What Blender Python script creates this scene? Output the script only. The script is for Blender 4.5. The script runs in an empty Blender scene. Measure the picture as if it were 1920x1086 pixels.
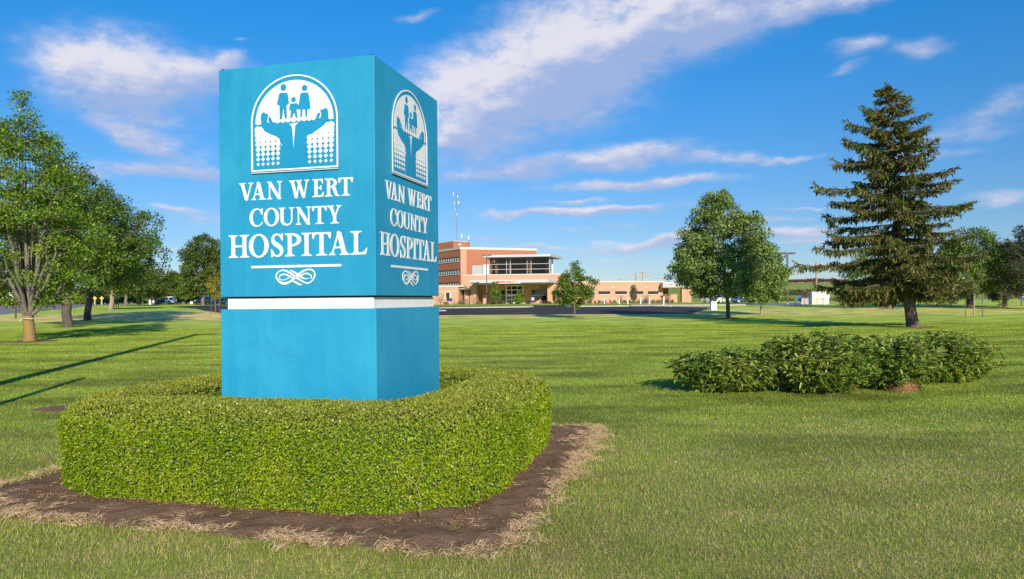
import bpy, bmesh, math, random
import numpy as np
from mathutils import Vector, Matrix, Euler

scene = bpy.context.scene
COL = scene.collection
R = math.radians
rng = np.random.default_rng(7)
random.seed(7)

# ------------------------------------------------------------------ camera
FPX, YH, ROLL, EYE = 1385.4, 563.17, 0.00833, 1.6
cam_d = bpy.data.cameras.new('camera')
cam = bpy.data.objects.new('camera', cam_d)
COL.objects.link(cam)
cam_d.sensor_width = 36.0
cam_d.lens = FPX / 1920 * 36.0
cam_d.shift_y = (YH - 543) / 1920
cam_d.clip_start = 0.1
cam_d.clip_end = 4000
cam.matrix_world = Matrix.Translation((0, 0, EYE)) @ Euler((R(90), 0, 0)).to_matrix().to_4x4() @ Matrix.Rotation(-ROLL, 4, 'Z')
scene.camera = cam

# ------------------------------------------------------------------ light
SUN_EL = 22.0
SUN_DIR = Vector((0.24 * math.cos(R(SUN_EL)), -0.971 * math.cos(R(SUN_EL)), math.sin(R(SUN_EL)))).normalized()
sun_d = bpy.data.lights.new('sun', 'SUN')
sun_d.energy = 5.0
sun_d.angle = R(0.5)
sun_d.color = (1.0, 0.90, 0.74)
sun = bpy.data.objects.new('sun', sun_d)
COL.objects.link(sun)
sun.rotation_euler = SUN_DIR.to_track_quat('Z', 'Y').to_euler()
sun.location = SUN_DIR * 60

scene.view_settings.view_transform = 'Standard'
scene.view_settings.look = 'None'
scene.view_settings.gamma = 1.0
scene.view_settings.use_curve_mapping = False
scene.view_settings.exposure = 0.25
scene.render.engine = 'CYCLES'
scene.cycles.max_bounces = 6
scene.cycles.diffuse_bounces = 3
scene.cycles.glossy_bounces = 3
scene.cycles.transmission_bounces = 4
scene.cycles.transparent_max_bounces = 4

# ------------------------------------------------------------------ node helpers
class NT:
    def __init__(s, tree):
        s.t = tree; s.n = tree.nodes; s.l = tree.links
    def new(s, kind, **kw):
        nd = s.n.new(kind)
        for k, v in kw.items(): setattr(nd, k, v)
        return nd
    def put(s, sock, v):
        if isinstance(v, bpy.types.NodeSocket): s.l.new(v, sock)
        elif isinstance(v, (tuple, list)) and len(v) == 3 and sock.type == 'RGBA': sock.default_value = (*v, 1)
        else: sock.default_value = v
    def math(s, op, a, b=None, c=None, clamp=False):
        nd = s.new('ShaderNodeMath', operation=op, use_clamp=clamp)
        s.put(nd.inputs[0], a)
        if b is not None: s.put(nd.inputs[1], b)
        if c is not None: s.put(nd.inputs[2], c)
        return nd.outputs[0]
    def vmath(s, op, a, b=None, out=0):
        nd = s.new('ShaderNodeVectorMath', operation=op)
        s.put(nd.inputs[0], a)
        if b is not None: s.put(nd.inputs[1], b)
        return nd.outputs[out]
    def mix(s, f, a, b, kind='MIX'):
        nd = s.new('ShaderNodeMix', data_type='RGBA', blend_type=kind)
        s.put(nd.inputs[0], f); s.put(nd.inputs[6], a); s.put(nd.inputs[7], b)
        return nd.outputs[2]
    def noise(s, vec, scale, detail=3, rough=0.55, out='Fac', dist=0.0):
        nd = s.new('ShaderNodeTexNoise')
        if vec is not None: s.l.new(vec, nd.inputs['Vector'])
        nd.inputs['Scale'].default_value = scale
        nd.inputs['Detail'].default_value = detail
        nd.inputs['Roughness'].default_value = rough
        nd.inputs['Distortion'].default_value = dist
        return nd.outputs[out]
    def mapping(s, vec, loc=(0, 0, 0), rot=(0, 0, 0), scale=(1, 1, 1), kind='POINT'):
        nd = s.new('ShaderNodeMapping', vector_type=kind)
        s.l.new(vec, nd.inputs[0])
        nd.inputs[1].default_value = loc; nd.inputs[2].default_value = rot; nd.inputs[3].default_value = scale
        return nd.outputs[0]
    def ramp(s, fac, stops, interp='LINEAR'):
        nd = s.new('ShaderNodeValToRGB')
        s.l.new(fac, nd.inputs[0])
        cr = nd.color_ramp; cr.interpolation = interp
        while len(cr.elements) < len(stops): cr.elements.new(0.5)
        for e, (p, c) in zip(cr.elements, stops):
            e.position = p
            e.color = (*c, 1) if isinstance(c, (tuple, list)) else (c, c, c, 1)
        return nd.outputs[0]
    def smooth(s, v, a, b):
        nd = s.new('ShaderNodeMapRange', interpolation_type='SMOOTHSTEP')
        s.put(nd.inputs[0], v)
        nd.inputs[1].default_value = a; nd.inputs[2].default_value = b
        return nd.outputs[0]

# ------------------------------------------------------------------ sky
world = bpy.data.worlds.new('World')
scene.world = world
world.use_nodes = True
W = NT(world.node_tree)
W.n.clear()
skyt = W.new('ShaderNodeTexSky', sky_type='NISHITA')
skyt.sun_disc = False
skyt.sun_elevation = R(SUN_EL)
skyt.sun_rotation = math.atan2(SUN_DIR.x, SUN_DIR.y)
skyt.altitude = 250
skyt.air_density = 1.0
skyt.dust_density = 0.0
skyt.ozone_density = 6.0
tc = W.new('ShaderNodeTexCoord')
dirv = tc.outputs['Generated']
sep = W.new('ShaderNodeSeparateXYZ'); W.l.new(dirv, sep.inputs[0])
az = W.math('ARCTAN2', sep.outputs[0], sep.outputs[1])
el = W.math('ARCSINE', sep.outputs[2])
comb = W.new('ShaderNodeCombineXYZ'); W.l.new(az, comb.inputs[0]); W.l.new(el, comb.inputs[1])
ae = comb.outputs[0]
# clouds: drifting banks placed by compass bearing and height above the horizon
def bearing(px, py):
    dx = px - 960; dy = YH - ROLL * (px - 960) - py
    return math.atan2(dx, FPX), math.atan2(dy, math.hypot(FPX, dx))
warp_n = W.noise(W.mapping(ae, scale=(1, 1.7, 1)), 5.0, 4, 0.6, out='Color')
warp = W.vmath('MULTIPLY', W.vmath('SUBTRACT', warp_n, (0.5, 0.5, 0.5)), (0.11, 0.06, 0))
aew = W.vmath('ADD', ae, warp)
# px, py of the middle, half width, half height (pixels), slope in degrees, weight
CLOUDS = [
 (860, 190, 150, 60, 20, 1.0), (960, 165, 170, 95, 28, 1.1), (1090, 120, 170, 85, 22, 1.15), (1180, 65, 200, 60, 14, 1.05),
 (1330, 30, 230, 45, 8, 1.0), (1560, 8, 190, 16, 4, 0.85), (900, 250, 130, 35, 4, 0.75), (1010, 30, 60, 14, 30, 0.5),
 (230, 130, 120, 60, 4, 1.05), (170, 110, 110, 35, -8, 0.8), (330, 150, 130, 40, 10, 0.85), (430, 112, 40, 16, 20, 0.75), (260, 190, 130, 42, -8, 0.75),
 (280, 255, 110, 22, -14, 0.72), (330, 300, 90, 18, -20, 0.68), (300, 330, 120, 9, -4, 0.7), (380, 330, 80, 14, -6, 0.66),
 (150, 330, 60, 12, 0, 0.5), (340, 395, 60, 5, 0, 0.66), (360, 410, 60, 10, 0, 0.5), (330, 470, 60, 5, 3, 0.45),
 (1000, 312, 150, 20, 5, 0.8), (1170, 292, 150, 20, 2, 0.9), (1320, 297, 130, 13, -3, 0.78), (1450, 297, 90, 6, 2, 0.55), (900, 330, 90, 8, 0, 0.6),
 (1200, 346, 140, 10, 1, 0.9), (1080, 382, 60, 5, 1, 0.7), (1080, 402, 160, 7, 3, 0.85), (1180, 396, 60, 6, 4, 0.6), (960, 408, 60, 5, -2, 0.6),
 (1210, 455, 110, 8, 8, 0.85), (1310, 440, 60, 7, 6, 0.6), (1470, 437, 80, 9, 7, 0.85), (1420, 412, 100, 6, 4, 0.55), (1540, 386, 90, 3, 1, 0.5),
 (1600, 90, 45, 14, 0, 0.62), (1715, 100, 55, 16, -10, 0.72), (1580, 126, 30, 8, 0, 0.4),
 (1860, 210, 110, 18, 14, 0.6), (1840, 245, 120, 14, 6, 0.58), (1890, 375, 60, 9, -4, 0.6), (1500, 455, 60, 6, 5, 0.5), (900, 445, 60, 6, 0, 0.45), (1010, 462, 90, 6, 0, 0.5),
 (770, 16, 40, 8, 25, 0.42), (455, 68, 20, 3, 0, 0.5), (1130, 430, 80, 5, 2, 0.5), (1160, 480, 120, 5, 2, 0.45), (1700, 300, 130, 10, 5, 0.4),
]
dens = None; topn = None
for cx, cy, rx, ry, slope, wgt in CLOUDS:
    a0, e0 = bearing(cx, cy)
    k = math.cos(a0) ** 2
    q = W.mapping(aew, loc=(a0, e0, 0), rot=(0, 0, R(slope if ry > 12 else slope * 0.35)), scale=(rx / FPX * k * 1.25, ry / FPX * 1.25, 1), kind='TEXTURE')
    d = W.vmath('DOT_PRODUCT', q, q, out=1)
    g = W.math('MULTIPLY', W.math('POWER', 2.71828, W.math('MULTIPLY', d, -1.0)), wgt * (1.25 if ry <= 12 else 1.0))
    up = W.math('MULTIPLY', g, W.vmath('DOT_PRODUCT', q, (-0.35, 1.0, 0), out=1))
    dens = g if dens is None else W.math('MAXIMUM', dens, W.math('MULTIPLY_ADD', dens, 0.25, g))
    topn = up if topn is None else W.math('ADD', topn, up)
fbm = W.noise(W.mapping(ae, scale=(1, 2.0, 1)), 9.0, 8, 0.62)
fbm_up = W.noise(W.mapping(ae, loc=(-0.008, 0.026, 0), scale=(1, 2.0, 1)), 9.0, 8, 0.62)
fine = W.noise(W.mapping(ae, scale=(1, 1.8, 1)), 30.0, 7, 0.65)
tex = W.math('ADD', W.math('MULTIPLY', fbm, 1.5), W.math('MULTIPLY', fine, 1.1))
shaped = W.math('MULTIPLY', dens, W.math('ADD', W.math('SUBTRACT', tex, 1.30), 0.95))
elsewhere = W.math('MULTIPLY', W.smooth(W.noise(W.mapping(ae, scale=(1, 2.6, 1)), 2.6, 7, 0.6), 0.56, 0.85), W.smooth(W.math('ABSOLUTE', az), 0.7, 1.0))
cover = W.smooth(W.math('ADD', shaped, W.math('MULTIPLY', elsewhere, 0.6)), 0.14, 0.92)
# billows catch the light on their upper sides, the bellies stay thin and bluish
relief_ = W.math('MULTIPLY', W.math('SUBTRACT', fbm, fbm_up), 3.0)
lit = W.smooth(W.math('ADD', W.math('ADD', W.math('MULTIPLY', topn, 0.75), relief_), W.math('MULTIPLY', fine, 0.5)), -0.35, 1.05)
ccol = W.mix(lit, (0.36, 0.42, 0.62), (0.67, 0.655, 0.73))
cover = W.math('MULTIPLY', cover, W.math('MULTIPLY_ADD', lit, 0.20, 0.76))
hs = W.new('ShaderNodeHueSaturation')
hs.inputs['Saturation'].default_value = 1.02
hs.inputs['Value'].default_value = 1.0
W.l.new(skyt.outputs[0], hs.inputs['Color'])
bg = W.new('ShaderNodeBackground'); # a polarising filter: the haze near the horizon keeps its blue
tint = W.mix(W.smooth(W.math('ABSOLUTE', el), 0.0, 0.45), (0.58, 0.57, 0.62), (0.14, 0.80, 1.0))
W.put(bg.inputs[0], W.mix(1.0, hs.outputs[0], tint, 'MULTIPLY')); bg.inputs[1].default_value = 0.135
bgc = W.new('ShaderNodeBackground'); W.l.new(ccol, bgc.inputs[0]); bgc.inputs[1].default_value = 1.0
msh = W.new('ShaderNodeMixShader')
W.l.new(cover, msh.inputs[0]); W.l.new(bg.outputs[0], msh.inputs[1]); W.l.new(bgc.outputs[0], msh.inputs[2])
wo = W.new('ShaderNodeOutputWorld'); W.l.new(msh.outputs[0], wo.inputs[0])
# ------------------------------------------------------------------ terrain
def sstep(a, b, v):
    t = np.clip((np.asarray(v, float) - a) / (b - a), 0, 1)
    return t * t * (3 - 2 * t)
def terrain(x, y):
    x = np.asarray(x, float); y = np.asarray(y, float)
    z = 0.75 * sstep(45, 110, y) + 0.25 * sstep(110, 260, y)
    z = z + 0.45 * sstep(100, 160, y) * sstep(45, 75, -x)
    crest = np.interp(x, [25, 60, 90, 125, 150, 190, 260, 420], [0, 6.2, 6.6, 6.6, 4.6, 2.2, 2.4, 3.0])
    z = z + crest * sstep(205, 292, y)
    return z
def tz(x, y): return float(terrain(x, y))
def yhor(px): return YH - ROLL * (px - 960)
def at(px, py, Y):
    'point at distance Y seen at photo pixel px, py'
    return Vector(((px - 960) / FPX * Y, Y, EYE + (yhor(px) - py) / FPX * Y))
def foot(px, py):
    'ground point seen at photo pixel px, py'
    d = (py - yhor(px)) / FPX; r = (px - 960) / FPX
    ys = np.linspace(3, 400, 8000)
    h = EYE - d * ys - terrain(r * ys, ys)
    i = int(np.argmax(h < 0)) if (h < 0).any() else len(ys) - 1
    return float(r * ys[i]), float(ys[i])

# ------------------------------------------------------------------ object helpers
def tag(o, label=None, cat=None, group=None, kind=None):
    if label: o['label'] = label
    if cat: o['category'] = cat
    if group: o['group'] = group
    if kind: o['kind'] = kind
    return o
def empty(name, loc=(0, 0, 0), rz=0.0, label=None, cat=None, group=None):
    o = bpy.data.objects.new(name, None)
    o.empty_display_size = 0.2
    COL.objects.link(o)
    o.location = loc; o.rotation_euler = (0, 0, rz)
    return tag(o, label, cat, group)
def link(name, me, mats, parent=None, kind=None):
    if not isinstance(mats, (list, tuple)): mats = [mats]
    if not me.materials:
        for m in mats: me.materials.append(m)
    o = bpy.data.objects.new(name, me)
    COL.objects.link(o)
    if parent is not None: o.parent = parent
    if kind: o['kind'] = kind
    return o
def copy_tree(o, parent=None):
    c = o.copy(); COL.objects.link(c)
    if parent is not None: c.parent = parent
    for ch in list(o.children): copy_tree(ch, c)
    return c
class MB:
    def __init__(s): s.v = []; s.f = []; s.mi = []
    def add(s, vs, fs, mi=0):
        b = len(s.v); s.v += [tuple(v) for v in vs]
        s.f += [tuple(i + b for i in f) for f in fs]; s.mi += [mi] * len(fs)
        return s
    def box(s, x0, x1, y0, y1, z0, z1, mi=0):
        return s.add([(x0, y0, z0), (x1, y0, z0), (x1, y1, z0), (x0, y1, z0), (x0, y0, z1), (x1, y0, z1), (x1, y1, z1), (x0, y1, z1)],
                     [(0, 3, 2, 1), (4, 5, 6, 7), (0, 1, 5, 4), (1, 2, 6, 5), (2, 3, 7, 6), (3, 0, 4, 7)], mi)
    def prism(s, pts, z0, z1, mi=0):
        'vertical prism over a ground polygon'
        n = len(pts)
        a = sum(pts[i][0] * pts[(i + 1) % n][1] - pts[(i + 1) % n][0] * pts[i][1] for i in range(n))
        if a < 0: pts = pts[::-1]
        vs = [(p[0], p[1], z0) for p in pts] + [(p[0], p[1], z1) for p in pts]
        fs = [tuple(range(n - 1, -1, -1)), tuple(range(n, 2 * n))] + [(i, (i + 1) % n, n + (i + 1) % n, n + i) for i in range(n)]
        return s.add(vs, fs, mi)
    def tube(s, pts, rad, n=8, mi=0, cap=True):
        pts = [Vector(p) for p in pts]
        if not isinstance(rad, (list, tuple)): rad = [rad] * len(pts)
        rings = []
        ref = Vector((0.31, 0.95, 0.05))
        for i, p in enumerate(pts):
            d = (pts[min(i + 1, len(pts) - 1)] - pts[max(i - 1, 0)])
            d = d.normalized() if d.length > 1e-9 else Vector((0, 0, 1))
            a = d.cross(ref)
            if a.length < 1e-3: a = d.cross(Vector((1, 0, 0)))
            a.normalize(); b = d.cross(a)
            rings.append([p + (a * math.cos(2 * math.pi * k / n) + b * math.sin(2 * math.pi * k / n)) * rad[i] for k in range(n)])
        vs = [v for r_ in rings for v in r_]
        fs = []
        for i in range(len(pts) - 1):
            for k in range(n):
                k2 = (k + 1) % n
                fs.append((i * n + k, (i + 1) * n + k, (i + 1) * n + k2, i * n + k2))
        if cap:
            fs.append(tuple(range(n))); m = (len(pts) - 1) * n
            fs.append(tuple(m + k for k in range(n - 1, -1, -1)))
        return s.add(vs, fs, mi)
    def ball(s, c, rx, ry=None, rz=None, nu=12, nv=8, mi=0):
        ry = ry or rx; rz = rz or rx
        vs = [(c[0], c[1], c[2] + rz)]
        for j in range(1, nv):
            t = math.pi * j / nv
            for i in range(nu):
                p = 2 * math.pi * i / nu
                vs.append((c[0] + rx * math.sin(t) * math.cos(p), c[1] + ry * math.sin(t) * math.sin(p), c[2] + rz * math.cos(t)))
        vs.append((c[0], c[1], c[2] - rz))
        fs = [(0, 1 + i, 1 + (i + 1) % nu) for i in range(nu)]
        for j in range(nv - 2):
            for i in range(nu):
                a = 1 + j * nu + i; b = 1 + j * nu + (i + 1) % nu
                fs.append((a, a + nu, b + nu, b))
        l = len(vs) - 1; m = 1 + (nv - 2) * nu
        fs += [(m + i, l, m + (i + 1) % nu) for i in range(nu)]
        return s.add(vs, fs, mi)
    def mesh(s, name, smooth=False, bevel=0.0):
        me = bpy.data.meshes.new(name)
        me.from_pydata(s.v, [], s.f)
        if any(s.mi): me.polygons.foreach_set('material_index', s.mi)
        if bevel > 0:
            bm = bmesh.new(); bm.from_mesh(me)
            bmesh.ops.recalc_face_normals(bm, faces=bm.faces)
            bmesh.ops.bevel(bm, geom=[e for e in bm.edges if len(e.link_faces) == 2 and e.calc_face_angle() > 0.5], offset=bevel, segments=2, affect='EDGES', profile=0.6)
            bm.to_mesh(me); bm.free()
        if smooth:
            for p in me.polygons: p.use_smooth = True
        me.update()
        return me
    def build(s, name, mats, parent=None, smooth=False, bevel=0.0, kind=None):
        return link(name, s.mesh(name, smooth, bevel), mats, parent, kind)
def np_mesh(name, verts, nper, smooth=False, mi=None):
    'mesh of separate n-gons: verts (k*nper, 3)'
    verts = np.ascontiguousarray(verts, dtype=np.float32).reshape(-1, 3)
    nv = len(verts); nf = nv // nper
    me = bpy.data.meshes.new(name)
    me.vertices.add(nv); me.vertices.foreach_set('co', verts.ravel())
    me.loops.add(nv); me.loops.foreach_set('vertex_index', np.arange(nv, dtype=np.int32))
    me.polygons.add(nf); me.polygons.foreach_set('loop_start', np.arange(nf, dtype=np.int32) * nper)
    if mi is not None: me.polygons.foreach_set('material_index', np.asarray(mi, dtype=np.int32))
    me.update(calc_edges=True)
    return me
def np_mesh2(name, verts, faces4):
    verts = np.ascontiguousarray(verts, dtype=np.float32).reshape(-1, 3)
    f = np.ascontiguousarray(faces4, dtype=np.int32)
    me = bpy.data.meshes.new(name)
    me.vertices.add(len(verts)); me.vertices.foreach_set('co', verts.ravel())
    me.loops.add(f.size); me.loops.foreach_set('vertex_index', f.ravel())
    me.polygons.add(len(f)); me.polygons.foreach_set('loop_start', np.arange(len(f), dtype=np.int32) * f.shape[1])
    me.update(calc_edges=True)
    return me
def unit(v): return v / np.maximum(np.linalg.norm(v, axis=1, keepdims=True), 1e-9)
def leaves(P, D, L, Wd, g, fold=0.18, tilt=None):
    'pointed leaves (diamonds with a crease): base P, axis D'
    D = unit(D)
    n = len(P)
    if tilt is None: tilt = g.normal(size=(n, 3))
    S = unit(np.cross(D, tilt)); Nn = np.cross(S, D)
    L = np.broadcast_to(np.asarray(L, float), (n,))[:, None]; Wd = np.broadcast_to(np.asarray(Wd, float), (n,))[:, None]
    m = P + D * L * 0.45
    v = np.stack([P, m + S * Wd / 2 + Nn * Wd * fold, P + D * L - Nn * L * 0.08, m - S * Wd / 2 + Nn * Wd * fold], 1)
    return v.reshape(-1, 3)

# ------------------------------------------------------------------ materials
MATS = {}
def mat(name, col, rough=0.6, metal=0.0, var=0.0, scale=3.0, spec=0.5, bump=0.0, bscale=40.0, emit=None, coat=0.0, var2=None):
    if name in MATS: return MATS[name]
    m = bpy.data.materials.new(name); m.use_nodes = True
    t = NT(m.node_tree); b = t.n['Principled BSDF']
    b.inputs['Roughness'].default_value = rough; b.inputs['Metallic'].default_value = metal
    b.inputs['Specular IOR Level'].default_value = spec
    b.inputs['Coat Weight'].default_value = coat
    b.inputs['Base Color'].default_value = (*col, 1)
    pos = t.new('ShaderNodeNewGeometry').outputs['Position']
    if var > 0:
        nz = t.noise(pos, scale, 5, 0.6)
        lo = tuple(c * (1 - var) for c in col); hi = tuple(min(1, c * (1 + var)) for c in (var2 or col))
        t.put(b.inputs['Base Color'], t.ramp(nz, [(0.3, lo), (0.7, hi)]))
    if bump > 0:
        bp = t.new('ShaderNodeBump'); bp.inputs['Strength'].default_value = bump; bp.inputs['Distance'].default_value = 0.02
        t.l.new(t.noise(pos, bscale, 4, 0.6), bp.inputs['Height']); t.l.new(bp.outputs[0], b.inputs['Normal'])
    MATS[name] = m
    return m
def leafmat(name, dark, light, trans=0.3, rough=0.5, patch=None, pscale=0.6, dead=None, deadfrac=0.0, tcol=None, spec=0.35):
    'foliage: each leaf its own shade, part of the light passes through'
    if name in MATS: return MATS[name]
    m = bpy.data.materials.new(name); m.use_nodes = True
    t = NT(m.node_tree); b = t.n['Principled BSDF']; out = t.n['Material Output']
    geo = t.new('ShaderNodeNewGeometry')
    rnd = geo.outputs['Random Per Island']
    c = t.mix(rnd, dark, light)
    if patch:
        c = t.mix(t.smooth(t.noise(geo.outputs['Position'], pscale, 3, 0.6), 0.42, 0.66), c, t.mix(rnd, tuple(p * 0.7 for p in patch), patch))
    if dead:
        rr = t.math('FRACT', t.math('MULTIPLY', rnd, 37.7))
        c = t.mix(t.math('LESS_THAN', rr, deadfrac), c, dead)
    t.l.new(c, b.inputs['Base Color'])
    b.inputs['Roughness'].default_value = rough
    b.inputs['Specular IOR Level'].default_value = spec
    tr = t.new('ShaderNodeBsdfTranslucent')
    t.put(tr.inputs[0], t.mix(1.0, c, tcol or (1.0, 1.0, 0.55), 'MULTIPLY'))
    mx = t.new('ShaderNodeMixShader'); mx.inputs[0].default_value = trans
    t.l.new(b.outputs[0], mx.inputs[1]); t.l.new(tr.outputs[0], mx.inputs[2]); t.l.new(mx.outputs[0], out.inputs[0])
    MATS[name] = m
    return m
def glass(name, col, rough=0.03):
    if name in MATS: return MATS[name]
    m = bpy.data.materials.new(name); m.use_nodes = True
    b = m.node_tree.nodes['Principled BSDF']
    b.inputs['Base Color'].default_value = (*col, 1); b.inputs['Roughness'].default_value = rough
    b.inputs['Specular IOR Level'].default_value = 0.8; b.inputs['IOR'].default_value = 1.52
    MATS[name] = m
    return m
def barkmat(name, a, b_, lichen=None, lfrac=0.5):
    if name in MATS: return MATS[name]
    m = bpy.data.materials.new(name); m.use_nodes = True
    t = NT(m.node_tree); b = t.n['Principled BSDF']
    pos = t.new('ShaderNodeNewGeometry').outputs['Position']
    ridg = t.noise(t.mapping(pos, scale=(9, 9, 2.0)), 2.2, 5, 0.65)
    c = t.ramp(ridg, [(0.32, a), (0.62, b_)])
    if lichen:
        patch = t.noise(t.mapping(pos, scale=(3, 3, 1.6)), 2.0, 5, 0.7)
        c = t.mix(t.smooth(patch, 0.62 - lfrac * 0.35, 0.70 - lfrac * 0.25), c, lichen)
    t.l.new(c, b.inputs['Base Color']); b.inputs['Roughness'].default_value = 0.9
    bp = t.new('ShaderNodeBump'); bp.inputs['Strength'].default_value = 0.9; bp.inputs['Distance'].default_value = 0.03
    t.l.new(ridg, bp.inputs['Height']); t.l.new(bp.outputs[0], b.inputs['Normal'])
    MATS[name] = m
    return m

SC = Vector((-1.7577, 7.4645, 0.0))          # middle of the monument sign
SA = -0.2585                                 # its turn
def to_sign(x, y):
    dx = x - SC.x; dy = y - SC.y; c, s = math.cos(SA), math.sin(SA)
    return c * dx + s * dy, -s * dx + c * dy
def from_sign(u, v):
    c, s = math.cos(SA), math.sin(SA)
    return SC.x + c * u - s * v, SC.y + s * u + c * v
BED_H = 2.42
def bed_dist(x, y):
    'signed distance to the edge of the soil bed (negative inside)'
    u, v = to_sign(x, y); r = 0.45
    qx = np.abs(u) - (BED_H - r); qy = np.abs(v) - (BED_H - r)
    return np.hypot(np.maximum(qx, 0), np.maximum(qy, 0)) + np.minimum(np.maximum(qx, qy), 0) - r
# ------------------------------------------------------------------ lawn colours
def lawn_colour(t, geo, blade):
    pos = geo.outputs['Position']
    sp = t.new('ShaderNodeSeparateXYZ'); t.l.new(pos, sp.inputs[0])
    n1 = t.noise(t.mapping(pos, scale=(0.35, 0.35, 0)), 1.0, 4, 0.6)
    n2 = t.noise(t.mapping(pos, scale=(1.7, 1.7, 0)), 1.0, 4, 0.65)
    n3 = t.noise(t.mapping(pos, rot=(0, 0, R(12)), scale=(0.20, 0.46, 0)), 1.5, 6, 0.68)
    n4 = t.noise(t.mapping(pos, rot=(0, 0, R(-32)), scale=(0.26, 0.62, 0)), 1.3, 6, 0.68)
    # mower passes, two sets crossing, broken up by wear
    st = []
    for ang_, per in ((36, 1.5), (-30, 1.9)):
        q = t.mapping(pos, rot=(0, 0, R(ang_)))
        s2 = t.new('ShaderNodeSeparateXYZ'); t.l.new(q, s2.inputs[0])
        w = t.math('SINE', t.math('MULTIPLY_ADD', s2.outputs[0], 2 * math.pi / (2 * per), t.math('MULTIPLY', n1, 4.0)))
        st.append(t.math('MULTIPLY', w, 0.5))
    stripe = t.math('ADD', st[0], st[1])
    if blade:
        rnd = geo.outputs['Random Per Island']
    else:
        rnd = t.noise(t.mapping(pos, scale=(1, 1, 0)), 38.0, 3, 0.7)
    green = t.mix(rnd, (0.092, 0.158, 0.014), (0.350, 0.435, 0.055))
    straw = t.mix(rnd, (0.24, 0.19, 0.07), (0.62, 0.48, 0.24))
    # dry turf: some blades everywhere, more in patches, most along the asphalt
    near = t.math('SUBTRACT', 1.0, t.smooth(sp.outputs[1], 5.0, 12.5))
    strip = t.math('MULTIPLY', t.smooth(sp.outputs[1], 57.0, 66.0), t.math('SUBTRACT', 1.0, t.smooth(sp.outputs[1], 74.0, 90.0)))
    dry = t.math('ADD', t.math('MULTIPLY', t.smooth(n2, 0.35, 0.75), 0.42), t.math('MULTIPLY', near, 0.30))
    dry = t.math('ADD', dry, t.math('MULTIPLY', t.smooth(n1, 0.5, 0.75), 0.35))
    dry = t.math('MULTIPLY', dry, t.math('MULTIPLY_ADD', near, 0.55, 0.45))
    dry = t.math('ADD', dry, t.math('MULTIPLY', strip, t.smooth(n1, 0.36, 0.6)))
    left_strip = t.math('MULTIPLY', t.smooth(t.math('MULTIPLY', sp.outputs[0], -1.0), 18.0, 27.0), t.math('MULTIPLY', t.smooth(sp.outputs[1], 60.0, 70.0), t.math('SUBTRACT', 1.0, t.smooth(sp.outputs[1], 84.0, 92.0))))
    left_strip = t.math('MULTIPLY', left_strip, t.math('SUBTRACT', 1.0, t.smooth(t.math('MULTIPLY', sp.outputs[0], -1.0), 38.0, 52.0)))
    dry = t.math('ADD', dry, t.math('MULTIPLY', left_strip, t.math('MULTIPLY_ADD', t.smooth(n2, 0.3, 0.6), 0.5, 0.5)))
    if blade:
        r2 = t.math('FRACT', t.math('MULTIPLY', rnd, 91.7))
        dmask = t.math('LESS_THAN', r2, dry)
    else:
        dmask = t.math('MULTIPLY', dry, 0.8, clamp=True)
    c = t.mix(dmask, green, straw)
    c = t.mix(t.math('MULTIPLY', t.smooth(sp.outputs[1], 130.0, 215.0), 0.72), c, t.mix(n2, (0.085, 0.088, 0.026), (0.135, 0.125, 0.045)))   # rough unmown bank
    if not blade: c = t.mix(t.smooth(sp.outputs[1], 9.0, 40.0), t.mix(1.0, c, (0.85, 0.85, 0.8), 'MULTIPLY'), t.mix(1.0, c, (1.85, 1.80, 1.40), 'MULTIPLY'))   # thatch, with shade between near blades and sun on far blades painted in
    tone = t.math('ADD', t.math('MULTIPLY', t.smooth(n3, 0.34, 0.62), 0.62), t.math('MULTIPLY', t.smooth(n4, 0.34, 0.64), 0.42))
    tone = t.math('ADD', t.math('MULTIPLY_ADD', stripe, 0.055, 0.50), tone)
    tone = t.math('ADD', t.math('MULTIPLY', tone, t.math('MULTIPLY_ADD', near, -0.6, 1.0)), t.math('MULTIPLY', near, 0.72))
    nd = t.new('ShaderNodeHueSaturation'); t.l.new(c, nd.inputs['Color']); t.l.new(tone, nd.inputs['Value'])
    return nd.outputs[0]
def lawn_material(name, blade):
    m = bpy.data.materials.new(name); m.use_nodes = True
    t = NT(m.node_tree); b = t.n['Principled BSDF']; out = t.n['Material Output']
    geo = t.new('ShaderNodeNewGeometry')
    c = lawn_colour(t, geo, blade)
    b.inputs['Roughness'].default_value = 0.7; b.inputs['Specular IOR Level'].default_value = 0.2
    t.l.new(c, b.inputs['Base Color'])
    if blade:
        tr = t.new('ShaderNodeBsdfTranslucent'); t.put(tr.inputs[0], t.mix(1.0, c, (1, 1, 0.6), 'MULTIPLY'))
        mx = t.new('ShaderNodeMixShader'); mx.inputs[0].default_value = 0.3
        t.l.new(b.outputs[0], mx.inputs[1]); t.l.new(tr.outputs[0], mx.inputs[2]); t.l.new(mx.outputs[0], out.inputs[0])
    else:
        pos = geo.outputs['Position']
        bp = t.new('ShaderNodeBump'); bp.inputs['Strength'].default_value = 0.7; bp.inputs['Distance'].default_value = 0.08
        t.l.new(t.noise(t.mapping(pos, scale=(1, 1, 0)), 14.0, 5, 0.75), bp.inputs['Height']); t.l.new(bp.outputs[0], b.inputs['Normal'])
    return m
M_LAWN = lawn_material('lawn ground', False)
M_BLADE = lawn_material('lawn blades', True)

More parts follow.
